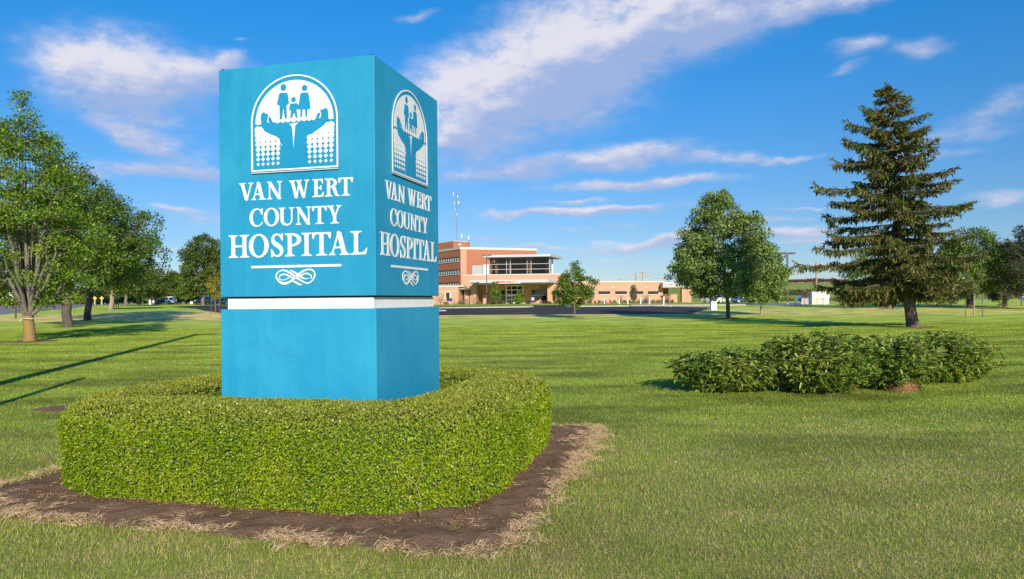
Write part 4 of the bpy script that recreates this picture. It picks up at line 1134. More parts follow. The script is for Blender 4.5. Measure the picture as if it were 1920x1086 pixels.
# young staked tree left of the sign
def stake(px, pyf, hgt, Y=None, m=None, label=None, cat='stake', group=None, r_=0.03):
    x, y = foot(px, pyf)
    o = MB(); o.tube([(0, 0, -.1), (0, 0, hgt)], r_, 6); o.tube([(0, 0, hgt), (0, 0, hgt + .03)], [r_ * 1.05, r_ * 0.6], 6, mi=1)
    return tag(o.build('tree_stake', [m or M_STAKE, M_STAKET]), label, cat, group).__setattr__('location', (x, y, tz(x, y)))
M_STAKE = mat('green steel stake', (0.10, 0.10, 0.075), 0.7)
M_STAKET = mat('stake tip', (0.55, 0.52, 0.45), 0.6)
x, y = foot(404, 589)
tree('young_tree', x, y, 4.6, [0.35, 0.8, 0.95, 0.85, 0.6, 0.25], 1.7, 0.045, M_BARK, YELLOW_L, 'young yellow green tree between stakes at the left edge of the sign', 'tree', None, 23, 46, 45, .11, .34, nlimb=8, inner=.2)
stake(396, 589, 1.6, label='thin tree stake left of the yellow green young tree', group='stakes round the yellow green young tree')
stake(411, 589.5, 1.6, label='thin tree stake right of the yellow green young tree, against the sign edge', group='stakes round the yellow green young tree')
for i, (px, l_) in enumerate(((214, 'leftmost'), (218, 'middle'), (222, 'rightmost'))):
    stake(px, 578.5, 1.5, label=l_ + ' of three dark stakes right of the fourth maple trunk', group='three stakes by the fourth maple', r_=.045)
# trees on the right half
tree('young_maple', *F['young'], 4.75, [0.9, 1.35, 1.55, 1.5, 1.25, 0.85, 0.4, 0.1], 1.15, 0.055, M_BARK, MAPLE, 'small young maple with a thin pale trunk in front of the hospital', 'tree', None, 31, 120, 70, .13, .33, nlimb=12, inner=.25, fork=1.3)
tree('oval_maple', *F['oval'], 9.75, [2.2, 3.7, 4.1, 3.75, 3.2, 2.75, 2.2, 1.45, 0.5], 1.9, 0.16, M_BARK, MAPLE_B, 'dense oval maple on the lawn right of the hospital', 'tree', None, 32, 420, 115, .165, .55, nlimb=20, inner=.30, lean=(-.6, 0))
x, y = foot(1427, 590.5)
tree('small_maple', x, y, 5.6, [1.2, 1.9, 2.1, 2.0, 1.6, 1.0, .3], 1.35, 0.11, barkmat('pale bark', (.22, .17, .12), (.36, .29, .21)), MAPLE_B, 'smaller maple with a pale trunk tucked behind the dense oval maple', 'tree', None, 33, 170, 85, .16, .45, nlimb=12, inner=.28)
tree('shade_tree', *F['shade'], 7.8, [3.2, 4.2, 4.4, 3.8, 2.8, 1.5, .3], 2.1, 0.36, M_BARK, MAPLE, 'broad tree with a thick trunk directly behind the leaning spruce', 'tree', None, 34, 130, 70, .2, .7, nlimb=12)
x, y = foot(1819, 577.5)
tree('shade_tree', x, y, 9.0, [3.0, 4.2, 4.6, 4.3, 3.6, 2.5, 1.1, .2], 1.9, 0.36, M_BARKD, MAPLE, 'round green tree with a dark trunk right of the spruce', 'tree', None, 35, 270, 90, .2, .7, nlimb=14, lean=(.4, 0))
x, y = foot(1826, 594.5)
tree('young_tree', x, y, 3.6, [.25, .55, .7, .5, .2], 2.0, 0.05, barkmat('pale bark', (.22, .17, .12), (.36, .29, .21)), MAPLE, 'thin young tree with a pale stem standing between two stakes', 'tree', None, 36, 26, 30, .12, .28, nlimb=6)
stake(1810, 595, 1.45, label='stake left of the thin young tree', group='stakes round the thin young tree')
stake(1842, 594.5, 1.55, label='white tipped stake right of the thin young tree', group='stakes round the thin young tree')

# ------------------------------------------------------------------ conifers
SPR = leafmat('spruce needles', (0.026, 0.048, 0.008), (0.165, 0.200, 0.032), 0.16, 0.55, patch=(0.18, 0.16, 0.045), pscale=0.9, dead=(0.20, 0.13, 0.07), deadfrac=0.07)
PINE = leafmat('pine needles', (0.024, 0.040, 0.018), (0.090, 0.105, 0.045), 0.12, 0.55)
def spruce():
    x, y = F['spruce']; g = np.random.default_rng(52)
    root = empty('spruce_tree', (x, y, tz(x, y) - .03), 0, 'tall leaning spruce with ragged drooping boughs on the right of the lawn', 'tree')
    H = 12.95
    tip = np.array([-1.28, 0.2, H])
    ax = lambda z: np.array([tip[0] * (0.60 * (z / H) + 0.40 * math.sqrt(max(z, 0) / H)), tip[1] * z / H, z])
    tm = MB(); zz = [-.1, 0.02, .2, .5, 1.0] + list(np.linspace(1.6, H, 16))
    tm.tube([tuple(ax(z)) for z in zz], [0.30 * (1 + .30 * math.exp(-max(z, 0) / .25)) * max(.03, (1 - z / H) ** (0.9 + .6 * z / H)) for z in zz], 14)
    tm.build('trunk', M_BARKS, root, smooth=True)
    zl = [1.75, 2.3, 3.2, 4.5, 5.7, 6.8, 8.2, 10.0, 11.1, 12.2, 12.95]
    left = [4.2, 5.7, 5.4, 4.8, 4.0, 3.9, 3.6, 2.5, 1.45, .55, .03]; right = [2.5, 3.2, 3.2, 3.0, 3.4, 3.4, 2.4, 2.0, 1.4, .55, .03]
    bm_ = MB(); Ps = []; Ds = []; Ls = []
    z = 1.95; k = 0
    while z < H - .25:
        nb = 5 if z < 4 else 4
        for b_ in range(nb + (2 if z < 11 else 0)):
            short = b_ >= nb
            a = k * 2.4 + (b_ + .5 * short) * 2 * math.pi / (2 if short else nb) + g.uniform(-.3, .3)
            ca, sa = math.cos(a), math.sin(a)
            rl, rr_ = np.interp(z, zl, left), np.interp(z, zl, right)
            Lb = (rl * (1 - ca) / 2 + rr_ * (1 + ca) / 2) * (0.82 + 0.18 * abs(ca)) * (g.uniform(.72, 1.08) if g.random() > .25 else g.uniform(.40, .65))
            if short: Lb *= g.uniform(.28, .5)
            b0 = ax(z + g.uniform(-.15, .15))
            rise = np.interp(z, [2, 6, 10, 12.9], [-.08, .03, .16, .40])
            P_ = []
            ns = 8
            for s in np.linspace(0, 1, ns):
                zz_ = b0[2] + Lb * (rise * s - 0.20 * s * s * (1 if z < 9 else .5) + 0.17 * s ** 4)
                P_.append(np.array([b0[0] + ca * Lb * s, b0[1] + sa * Lb * s, zz_]))
            bm_.tube([tuple(p) for p in P_], [.055 * (Lb / 5) ** .5 * (1 - .9 * s) + .004 for s in np.linspace(0, 1, ns)], 5, cap=False)
            P_ = np.array(P_)
            nt = int(7 + Lb * 8.5)
            for i in range(nt):
                s = 0.06 + 0.94 * (i + g.random()) / nt
                f = s * (ns - 1); i0 = min(int(f), ns - 2); p = P_[i0] * (1 - f + i0) + P_[i0 + 1] * (f - i0)
                side = 1 if i % 2 else -1
                fw = np.array([ca, sa, 0.05]); sd = np.array([-sa * side, ca * side, 0])
                tl = (0.30 + 0.62 * min(1, Lb / 3.5) * (1 - .72 * s)) * g.uniform(.7, 1.2) * min(1, Lb / 1.0 + .25)
                d = unit((fw * g.uniform(.5, 1.0) + sd * g.uniform(.35, 1.0) + np.array([0, 0, -.22 - .30 * (1 - s) * (z < 9)]))[None])[0]
                if s > .93: d = unit((fw + g.normal(size=3) * .25 + np.array([0, 0, .15]))[None])[0]
                m_ = 8 if tl > .4 else 5
                for q in range(m_):
                    u_ = q / m_
                    pp = p + d * tl * u_ + np.array([0, 0, -.14 * tl * u_ * u_])
                    for w_ in range(2):
                        Ps.append(pp); dd = d + g.normal(size=3) * .5 + np.array([0, 0, .05 if g.random() < .6 else -.5]); Ds.append(dd); Ls.append(g.uniform(.15, .30))
                if g.random() < .55 and z < 10.5:   # hanging sprays below the bough
                    for q in range(4):
                        Ps.append(p + d * tl * g.random()); Ds.append(np.array([g.normal() * .22, g.normal() * .22, -1.0])); Ls.append(g.uniform(.2, .42))
        k += 1
        z += np.interp(z, [2, 6, 10, 13], [.36, .48, .46, .28])
    for q in range(26):
        Ps.append(ax(H - .6 + .6 * q / 26)); Ds.append(np.array([g.normal() * .5, g.normal() * .5, .8])); Ls.append(.2)
    Ps = np.array(Ps); Ds = np.array(Ds); Ls = np.array(Ls)
    bm_.build('boughs', M_BARKS, root, smooth=True)
    link('crown', np_mesh('needles', leaves(Ps, Ds, Ls, Ls * .26, g, fold=.2), 4), SPR, root, kind='stuff')
    # a dead bare bough low on the trunk
    db = MB(); db.tube([(-.05, -.3, 2.25), (.5, -.5, 2.05), (1.2, -.6, 2.1)], [.05, .035, .01], 6); db.build('dead_bough', M_BARKS, root)
spruce()
def pine(px, pfoot, ptop, left, right, label, seed, trunk=.25):
    x, y = foot(px, pfoot); g = np.random.default_rng(seed)
    h = (EYE + (yhor(px) - ptop) / FPX * y) - tz(x, y)
    root = empty('pine_tree', (x, y, tz(x, y) - .03), 0, label, 'tree', 'pines on the right')
    tm = MB(); tm.tube([(0, 0, -.1), (0, 0, h * .4), (.2, 0, h * .95)], [trunk * 1.2, trunk * .8, .04], 10); tm.build('trunk', M_BARKS, root, smooth=True)
    bm_ = MB(); P = []; D = []
    for k in range(64):
        t_ = .13 + .84 * (k + g.random()) / 64; a = g.random() * 6.283
        Rr = (left * (1 - math.cos(a)) / 2 + right * (1 + math.cos(a)) / 2) * np.interp(t_, [.1, .3, .55, .8, 1], [.75, 1, .85, .5, .1]) * g.uniform(.6, 1.08)
        b0 = np.array([.2 * t_, 0, h * t_]); e = b0 + np.array([Rr * math.cos(a), Rr * math.sin(a), g.uniform(-.05, .28) * Rr])
        bm_.tube([tuple(b0), tuple((b0 + e) / 2 + np.array([0, 0, -.08 * Rr])), tuple(e)], [.06, .04, .015], 5, cap=False)
        for q in range(int(3 + Rr * 1.6)):
            c = b0 + (e - b0) * g.uniform(.35, 1.05) + g.normal(size=3) * .28
            n_ = 55
            o = unit(g.normal(size=(n_, 3))); P.append(c + o * g.uniform(.02, .30, (n_, 1)) * np.array([1, 1, .7])); D.append(o + np.array([0, 0, .5]))
    P = np.concatenate(P); D = np.concatenate(D)
    bm_.build('boughs', M_BARKS, root, smooth=True)
    L = g.uniform(.16, .30, len(P))
    link('crown', np_mesh('pine_needles', leaves(P, D, L, L * .24, g), 4), PINE, root, kind='stuff')
pine(1884, 575.5, 452, 3.4, 3.0, 'dark pine with a bare stem standing behind the thin young tree', 61, .22)
pine(1932, 580, 412, 3.8, 4, 'taller dark pine cut off by the right edge of the picture', 62, .3)
# ------------------------------------------------------------------ hospital
def brick(name, a, b_, course=True):
    m = bpy.data.materials.new(name); m.use_nodes = True
    t = NT(m.node_tree); b = t.n['Principled BSDF']
    geo = t.new('ShaderNodeNewGeometry'); pos = geo.outputs['Position']
    n = t.noise(t.mapping(pos, scale=(1, 1, 2.5)), 3.0, 5, 0.7)
    sp = t.new('ShaderNodeSeparateXYZ'); t.l.new(pos, sp.inputs[0])
    c = t.ramp(n, [(0.3, a), (0.7, b_)])
    band = t.math('LESS_THAN', t.math('FRACT', t.math('MULTIPLY', sp.outputs[2], 2.4)), 0.16)
    c = t.mix(t.math('MULTIPLY', band, 0.30), c, tuple(min(1, k * 1.5) for k in b_))
    t.l.new(c, b.inputs['Base Color']); b.inputs['Roughness'].default_value = 0.9; b.inputs['Specular IOR Level'].default_value = 0.15
    return m
M_BRICK = brick('pale orange brick', (0.44, 0.250, 0.165), (0.57, 0.350, 0.240))
M_BRICK2 = brick('red brick', (0.34, 0.130, 0.075), (0.46, 0.190, 0.110))
M_COPE = mat('coping', (0.60, 0.52, 0.43), 0.7)
M_METAL = mat('pale metal fascia', (0.48, 0.49, 0.50), 0.5)
M_SOFFIT = mat('grey soffit', (0.30, 0.29, 0.29), 0.8)
M_FRAME = mat('white window frame', (0.72, 0.73, 0.74), 0.5)
M_MUL = mat('grey mullion', (.50, .50, .50), .5)
M_GLASS = glass('dark glass', (0.020, 0.018, 0.022))
M_GLASS2 = glass('tinted glass', (0.060, 0.045, 0.040), 0.05)
M_BLIND = mat('window blind', (0.55, 0.60, 0.66), 0.6, var=0.15, scale=2)
M_BOX = mat('white cladding', (0.62, 0.62, 0.60), 0.6)
M_RED = mat('red letters', (0.55, 0.02, 0.02), 0.5)
M_WHT = mat('white paint', (0.78, 0.78, 0.76), 0.5)
M_BLUE = mat('blue sign paint', (0.02, 0.055, 0.32), 0.5)
M_BROWN = mat('dark bronze', (0.060, 0.045, 0.040), 0.5)
M_IN = mat('dark interior', (0.02, 0.018, 0.018), 0.9)
M_WOODC = mat('warm column', (0.42, 0.24, 0.11), 0.7)

GZ = tz(0, 165)
hosp = empty('hospital_building', (0, 165, GZ), 0, 'low orange brick hospital with a glass upper room and an EMERGENCY sign over its canopy', 'building')
inv = Vector((0, 165, GZ))
def hb(m, name, mt, parent=None, smooth=False):
    'build a piece of the hospital from world coordinates'
    p = parent or hosp
    o = m.build(name, mt, p, smooth)
    off = inv
    o.data.transform(Matrix.Translation(-off))
    return o
def quad_block(corners, z0, z1, cope=None, name='wall', mt=None, mtc=None):
    m = MB().prism([(c[0], c[1]) for c in corners], z0, z1)
    o = hb(m, name, mt or M_BRICK)
    if cope:
        cx = sum(c[0] for c in corners) / len(corners); cy = sum(c[1] for c in corners) / len(corners)
        big = [(c[0] + (0.12 if c[0] > cx else -0.12), c[1] + (0.12 if c[1] > cy else -0.12)) for c in corners]
        hb(MB().prism(big, z1 + 0.002, z1 + cope), 'coping', mtc or M_COPE)
    return o
# the complex is turned a little towards the road: local frame with x along the front
HA = R(-8); HX = Vector((math.cos(HA), math.sin(HA))); HY = Vector((-math.sin(HA), math.cos(HA)))
HO_ = Vector((0.0, 165.0))
def L2(x, y): p = HO_ + HX * x + HY * y; return (p.x, p.y)
def lx(px, y=0.0):
    'front coordinate of the column at photo pixel px, y metres behind the front line'
    r_ = (px - 960) / FPX
    # HO + HX*x + HY*y on the ray
    return (r_ * (HO_.y + HY.y * y) - HO_.x - HY.x * y) / (HX.x - r_ * HX.y)
def zat(px, py, y=0.0):
    x = lx(px, y); Y = L2(x, y)[1]
    return EYE + (yhor(px) - py) / FPX * Y
def lbox(m, x0, x1, y0, y1, z0, z1, mi=0):
    'box in the turned frame'
    c = [L2(x0, y0), L2(x1, y0), L2(x1, y1), L2(x0, y1)]
    return m.prism(c, z0, z1, mi)
# --- tall red block behind, turned the other way
c0 = at(864, 500, 176); c1 = at(1006.5, 500, 184); 
c2 = (c1.x - 4.5, c1.y + 14); cl = (c0.x - 16.5, c0.y + 27); 
ztop = at(864, 467.5, 176).z
quad_block([(c0.x, c0.y), (c1.x, c1.y), c2, (cl[0] + 6, cl[1] + 4), cl], GZ - .3, ztop, 0.55, mt=M_BRICK2)
# pale pilaster at its corner
d1 = (Vector((c1.x, c1.y)) - Vector((c0.x, c0.y))).normalized(); dl_ = (Vector(cl) - Vector((c0.x, c0.y))).normalized()
n1 = Vector((d1.y, -d1.x)); n1 = n1 if n1.y < 0 else -n1
nl = Vector((dl_.y, -dl_.x)); nl = nl if nl.x < 0 else -nl
P0 = Vector((c0.x, c0.y))
def wallbox(m, P, d, n_, a0, a1, o0, o1, z0, z1, mi=0):
    q = [P + d * a0 + n_ * o0, P + d * a1 + n_ * o0, P + d * a1 + n_ * o1, P + d * a0 + n_ * o1]
    return m.prism([(v.x, v.y) for v in q], z0, z1, mi)
hb(wallbox(MB(), P0, d1, n1, 0.02, 1.5, -0.3, 0.10, GZ, ztop - 0.01), 'pilaster', M_BRICK)
# penthouse
q0 = at(850.5, 460, 186); q1 = at(882.6, 460, 191); q2 = (q1.x - 2, q1.y + 8); ql = (q0.x - 9, q0.y + 13)
quad_block([(q0.x, q0.y), (q1.x, q1.y), q2, ql], ztop - 1, at(850.5, 452.8, 186).z, 0.2, mt=M_BRICK2)
o = at(866, 458.5, 187.0)
dq = (Vector((q1.x, q1.y)) - Vector((q0.x, q0.y))).normalized(); nq = Vector((dq.y, -dq.x))
hb(wallbox(MB(), Vector((q0.x, q0.y)), dq, nq, 1.9, 2.9, -.05, .08, o.z - .12, o.z + .25), 'roof_vent', M_WHT)
# three rows of windows along its left face
def z_at_left(a, py_of): pass
for rw, (yt0, yb0) in enumerate(((481.3, 489.6), (505.2, 513.6), (529.0, 535.4))):
    zt = EYE + (yhor(860) - yt0) / FPX * 177; zb = EYE + (yhor(860) - yb0) / FPX * 177
    fr = hb(wallbox(MB(), P0, dl_, nl, 0.7, 26, -.2, 0.03, zb, zt), 'window_strip', M_BRICK2 if False else M_IN)
    for k in range(16):
        a0 = 0.95 + k * 1.25
        pane = wallbox(MB(), P0, dl_, nl, a0, a0 + 0.62, -.05, 0.06, zb + 0.12, zt - 0.28)
        hb(pane, 'pane', M_BLIND if rw < 2 else M_FRAME, fr)
    s_ = hb(wallbox(MB(), P0, dl_, nl, 0.6, 26, -.1, 0.14, zb - 0.16, zb - 0.002), 'sill', M_FRAME, fr)
# --- lower front block
zlow = zat(960, 516.2)
x0, x1 = lx(871), lx(1062)
REC = 4.5                                   # the entrance front stands back under the canopy
zso = zat(960, 531, 0) 
r0_, r1_ = lx(893), lx(1026.5)
m = MB(); lbox(m, x0, x1, 0, 14, zso, zlow); hb(m, 'wall', M_BRICK)
m = MB(); lbox(m, x0, r0_, 0, 14, GZ - .3, zso - .002); hb(m, 'wall', M_BRICK)
m = MB(); lbox(m, r1_, x1, 0, 14, GZ - .3, zso - .002); hb(m, 'wall', M_BRICK)
m = MB(); lbox(m, r0_ + .003, r1_ - .003, REC, 14, GZ - .3, zso - .002); hb(m, 'recessed_wall', M_BRICK)
m = MB(); lbox(m, x0 - .15, x1 + .15, -.12, 14, zlow + .002, zlow + .25); hb(m, 'coping', M_COPE)
# white plant boxes on its roof
m = MB(); lbox(m, lx(886, 2), lx(906.5, 2), 2, 5, zlow + .25, zat(896, 498, 2)); hb(m, 'plant_box', mat('ribbed grey metal', (.42, .44, .43), .5))
rb = MB()
for k in range(9):
    xx = lx(886, 2) + .15 + k * (lx(906.5, 2) - lx(886, 2) - .3) / 8
    lbox(rb, xx - .04, xx + .04, 1.94, 1.995, zlow + .26, zat(896, 498.4, 2))
hb(rb, 'plant_box_ribs', mat('rib grey', (.36, .38, .37), .5))
m = MB(); lbox(m, lx(906.5, 1.5), lx(919, 1.5), 1.5, 5, zlow + .25, zat(910, 496, 1.5)); hb(m, 'plant_box', M_BOX)
# --- glass upper room
gx0, gx1 = lx(918.5, 1.2), lx(1030.5, 1.2); zg0, zg1 = zlow + .25, zat(980, 483, 1.2)
gd = 9.0
m = MB(); lbox(m, gx0 + .2, gx1 - .2, gd - .6, gd - .3, zg0, zg1); lbox(m, gx0 + .2, gx1 - .2, 1.5, gd - .3, zg0 - .1, zg0 + .02); hb(m, 'room_back_wall', mat('room wall', (.30, .22, .18), .9, var=.25, scale=.8))
for px in (921, 931, 957, 993, 1027):
    m = MB(); lbox(m, lx(px, 3) - .3, lx(px, 3) + .3, 3, 3.5, zg0, zg1); hb(m, 'column', M_WOODC)
M_GLR = bpy.data.materials.new('window glass'); M_GLR.use_nodes = True
t = NT(M_GLR.node_tree)
gl = t.new('ShaderNodeBsdfGlossy'); gl.inputs['Roughness'].default_value = 0.02; gl.inputs['Color'].default_value = (.9, .95, 1, 1)
tp = t.new('ShaderNodeBsdfTransparent'); tp.inputs[0].default_value = (.80, .76, .72, 1)
lw = t.new('ShaderNodeFresnel'); lw.inputs[0].default_value = 1.5
mx = t.new('ShaderNodeMixShader'); t.l.new(t.math('MULTIPLY_ADD', lw.outputs[0], 0.45, 0.0), mx.inputs[0]); t.l.new(tp.outputs[0], mx.inputs[1]); t.l.new(gl.outputs[0], mx.inputs[2])
t.l.new(mx.outputs[0], t.n['Material Output'].inputs[0])
vx = [gx0, lx(950.3, 1.2), lx(957.5, 1.2), lx(989, 1.2), lx(996.5, 1.2), gx1]
hzs = [zg0, zat(980, 504.8, 1.2), zat(980, 495, 1.2), zg1]
for i in range(5):
    for j in range(3):
        m = MB(); lbox(m, vx[i] + .05, vx[i + 1] - .05, 1.19, 1.22, hzs[j] + .06, hzs[j + 1] - .06); hb(m, 'glass_pane', M_GLR)
fr = MB()
for v in vx: lbox(fr, v - .045, v + .045, 1.12, 1.28, zg0, zg1)
hb(fr, 'mullion', M_MUL)
for z in hzs[1:3]:
    fr = MB(); lbox(fr, gx0, gx1, 1.135, 1.265, z - .045, z + .045); hb(fr, 'transom', M_MUL)
m = MB(); lbox(m, gx1 - .02, gx1 + .03, 1.3, gd - .4, zg0, zg1); hb(m, 'side_glass', glass('glass with painted sky reflection', (.05, .12, .26), .02))  # blue of the mirrored sky painted into the base colour
for z in hzs[1:3]:
    fr = MB(); lbox(fr, gx1 + .03, gx1 + .07, 1.3, gd - .4, z - .04, z + .04); hb(fr, 'transom', M_MUL)
m = MB(); lbox(m, gx1 - .1, gx1 + .2, gd - .4, gd + .1, zg0, zg1); hb(m, 'corner_post', M_WHT)
zr0, zr1 = zat(980, 481.6, -.8), zat(980, 477.3, -.8)
m = MB(); m.prism([L2(lx(907.5, -.8), -.8), L2(lx(1033, -.8), -.8), L2(lx(1033, -.8) + 1.6, gd + 2.5), L2(lx(907.5, -.8), gd + 2.5)], zr0, zr1); hb(m, 'roof', M_METAL)
m = MB(); m.prism([L2(lx(908.5, -.5), -.5), L2(lx(1032, -.5), -.5), L2(lx(1032, -.5) + 1.4, gd + 2.2), L2(lx(908.5, -.5), gd + 2.2)], zg1 + .01, zr0 - .002); hb(m, 'soffit', M_SOFFIT)
# --- entrance canopy with the sign
cy = -5.5
zc1, zc0 = zat(960, 524.8, cy), zat(960, 530.2, cy)
m = MB(); m.prism([L2(lx(880.5, cy), cy), L2(lx(1028, cy), cy), L2(lx(1028, cy) + 1.3, -.02), L2(lx(880.5, cy) + .5, -.02)], zc0, zc1); hb(m, 'canopy', M_METAL)
m = MB(); m.prism([L2(lx(886, cy), cy + .6), L2(lx(1023, cy), cy + .6), L2(lx(1024, cy) + 1.0, -.03), L2(lx(884, cy) + .8, -.03)], zc0 - .28, zc0 - .003); hb(m, 'canopy_soffit', M_SOFFIT)
def sign_text(body, size, mt, name, parent):
    cu = bpy.data.curves.new('txt', 'FONT'); cu.body = body; cu.size = size; cu.extrude = 0.02; cu.offset = 0.035; cu.align_x = 'CENTER'; cu.align_y = 'CENTER'
    o = bpy.data.objects.new('txt', cu); COL.objects.link(o)
    dg = bpy.context.evaluated_depsgraph_get()
    me = bpy.data.meshes.new_from_object(o.evaluated_get(dg))
    bpy.data.objects.remove(o)
    return me
def put_text(body, width, height, centre, mt, parent, ang=HA, off=None):
    me = sign_text(body, 1.0, mt, 'lettering', parent)
    co = np.zeros(len(me.vertices) * 3); me.vertices.foreach_get('co', co); co = co.reshape(-1, 3)
    w = np.ptp(co[:, 0]); h = np.ptp(co[:, 1])
    M_ = Matrix.Translation(Vector(centre) - (inv if off is None else off)) @ Matrix.Rotation(ang, 4, 'Z') @ Matrix.Rotation(R(90), 4, 'X') @ Matrix.Diagonal((width / w, height / h, 1, 1))
    me.transform(M_)
    me.materials.clear(); me.materials.append(mt)
    o = bpy.data.objects.new('lettering', me); COL.objects.link(o); o.parent = parent
    return o
sx0, sx1 = lx(929, cy - .2), lx(976.3, cy - .2); sz0, sz1 = zat(952, 531.6, cy - .2), zat(952, 525.6, cy - .2)
m = MB(); lbox(m, sx0, sx1, cy - .30, cy - .05, sz0, sz1); sb = hb(m, 'sign_board', M_WHT)
p = L2((sx0 + sx1) / 2 - .1, cy - .33)
put_text('EMERGENCY', (sx1 - sx0) * .90, (sz1 - sz0) * .70, (p[0], p[1], (sz0 + sz1) / 2), M_RED, sb)
# doors
dx0, dx1 = lx(948, REC - .3), lx(981.5, REC - .3); zd1 = zat(965, 535.0, REC - .3)
m = MB(); lbox(m, dx0, dx1, REC - .30, REC - .003, GZ + .02, zd1); dr = hb(m, 'entrance_doors', M_WHT)
cols_ = [dx0 + .25, dx0 + (dx1 - dx0) * .345, dx0 + (dx1 - dx0) * .66, dx1 - .2]
rows_ = [GZ + .25, zat(965, 562.0, REC - .3), zat(965, 552.5, REC - .3), zat(965, 543.6, REC - .3), zd1 - .12]
for i in range(3):
    for j in range(4):
        top_ = rows_[j + 1] - (.14 if j != 1 else .42)
        m = MB(); lbox(m, cols_[i] + .08, cols_[i + 1] - .08, REC - .335, REC - .305, rows_[j] + .08, top_); hb(m, 'door_pane', M_GLASS, dr)
m = MB(); lbox(m, lx(965.2, REC - .4), lx(967.6, REC - .4), REC - .36, REC - .34, zat(966, 558.5, REC - .4), zat(966, 555.6, REC - .4)); hb(m, 'door_notice', M_WHT, dr)
def window(pxa, pxb, pya, pyb, rail=None, name='window', y=-.0):
    xa, xb = lx(pxa, y), lx(pxb, y); za, zb = zat((pxa + pxb) / 2, pyb, y), zat((pxa + pxb) / 2, pya, y)
    m = MB(); lbox(m, xa, xb, y - .06, y + .05, za, zb); o = hb(m, name, M_IN)
    m = MB(); lbox(m, xa + .06, xb - .06, y - .09, y - .065, za + .06, zb - .06); hb(m, 'pane', M_GLASS, o)
    if rail:
        z = zat((pxa + pxb) / 2, rail, y); m = MB(); lbox(m, xa, xb, y - .14, y - .095, z - .06, z + .06); hb(m, 'rail', M_FRAME, o)
    return o
window(933, 947.3, 544.3, 562.8, 553.5, y=REC)
window(997, 1024.6, 544, 562.8, 553.8, y=REC)
window(1036.2, 1041.2, 545, 563.5)
window(877.3, 882.3, 544, 555)
m = MB(); lbox(m, lx(1041.8), lx(1044.8), -.9, -.02, GZ, zat(1043, 543.5)); hb(m, 'brick_pier', M_BRICK2)
m = MB(); lbox(m, lx(1044.8), lx(1050.5), -.30, -.02, GZ, zat(1047, 544)); hb(m, 'recess_shade_box', M_BROWN)  # solid box, its dark colour painted in for the shade of a recess
m = MB(); lbox(m, lx(905.5, 2), lx(912, 2), 2, REC - .003, GZ, zat(909, 551.6, 2)); hb(m, 'brick_pier', M_BRICK)
for px, py in ((895.3, 538), (1007.8, 538)):
    p = L2(lx(px, REC), REC - .12); lp = MB(); lp.ball((p[0], p[1], zat(px, py, REC)), .17, .17, .17, 10, 6); hb(lp, 'wall_lamp', M_WHT)
# --- low wing to the right and ambulance bay
wx0, wx1 = lx(1062), lx(1243.5, 2); zw = zat(1150, 528.8, 2)
m = MB(); m.prism([L2(wx0, 2), (at(1243.3, 500, 172).x, 172), (at(1243.3, 500, 172).x + 1, 186), L2(wx0, 16)], GZ - .3, zw); hb(m, 'wall', M_BRICK)
WP0 = Vector(L2(wx0, 2)); WP1 = Vector((at(1243.3, 500, 172).x, 172)); wd = (WP1 - WP0).normalized(); wn = Vector((wd.y, -wd.x)); wl = (WP1 - WP0).length
hb(wallbox(MB(), WP0, wd, wn, -.1, wl + .15, -.4, .12, zw + .002, zw + .32), 'coping', M_COPE)
def wa(px):
    r_ = (px - 960) / FPX
    return (r_ * WP0.y - WP0.x) / (wd.x - r_ * wd.y)
def wz(px, py): return EYE + (yhor(px) - py) / FPX * (WP0 + wd * wa(px)).y
for a, b in ((1090.5, 1112), (1122, 1144.2), (1153.5, 1175.5), (1184.6, 1206), (1215, 1234.2)):
    z0_, z1_ = wz(a, 551.8), wz(a, 546.3)
    o = hb(wallbox(MB(), WP0, wd, wn, wa(a), wa(b), -.1, .05, z0_, z1_), 'window', M_IN)
    hb(wallbox(MB(), WP0, wd, wn, wa(a) + .1, wa(b) - .1, .052, .07, z0_ + .08, z1_ - .08), 'pane', M_GLASS, o)
    hb(wallbox(MB(), WP0, wd, wn, wa(a) - .1, wa(b) + .1, -.1, .14, z0_ - .16, z0_ - .002), 'sill', M_COPE, o)
for px in (1149.5, 1180.7, 1211, 1240.5):
    p = WP0 + wd * wa(px) + wn * .12; lp = MB(); lp.ball((p.x, p.y, wz(px, 539)), .2, .2, .2, 10, 6); hb(lp, 'wall_lamp', M_WHT)
# low wall and pier of the ambulance bay
zl_ = EYE + (yhor(1255) - 552) / FPX * 171
a0 = at(1243.8, 550, 171); a1 = at(1270, 550, 171)
m = MB(); m.box(a0.x, a1.x, 171, 171.5, GZ - .3, zl_); hb(m, 'low_wall', M_BRICK)
a0 = at(1286, 550, 170); a1 = at(1296.5, 550, 170); zc = EYE + (yhor(1290) - 540) / FPX * 170
m = MB(); m.box(a0.x - .9, a1.x, 170, 171.6, GZ - .3, zc); hb(m, 'brick_pier', M_BRICK)
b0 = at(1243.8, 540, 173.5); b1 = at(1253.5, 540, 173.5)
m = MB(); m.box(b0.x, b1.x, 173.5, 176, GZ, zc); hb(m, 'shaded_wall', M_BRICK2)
zt_ = EYE + (yhor(1270) - 530.5) / FPX * 169; zb_ = EYE + (yhor(1270) - 537) / FPX * 169
a0 = at(1248.5, 530, 169); a1 = at(1282, 530, 169)
m = MB(); m.box(a0.x - .6, a1.x + 5.2, 169.2, 178, zb_ - .25, zt_ + .12); hb(m, 'bay_roof', M_METAL)
m = MB(); m.box(a0.x, a1.x, 168.95, 169.19, zb_, zt_); sb2 = hb(m, 'sign_board', M_WHT)
put_text('AMBULANCE', (a1.x - a0.x) * .80, (zt_ - zb_) * .50, ((a0.x + a1.x) / 2, 168.93, (zb_ + zt_) / 2), M_RED, sb2, ang=0)
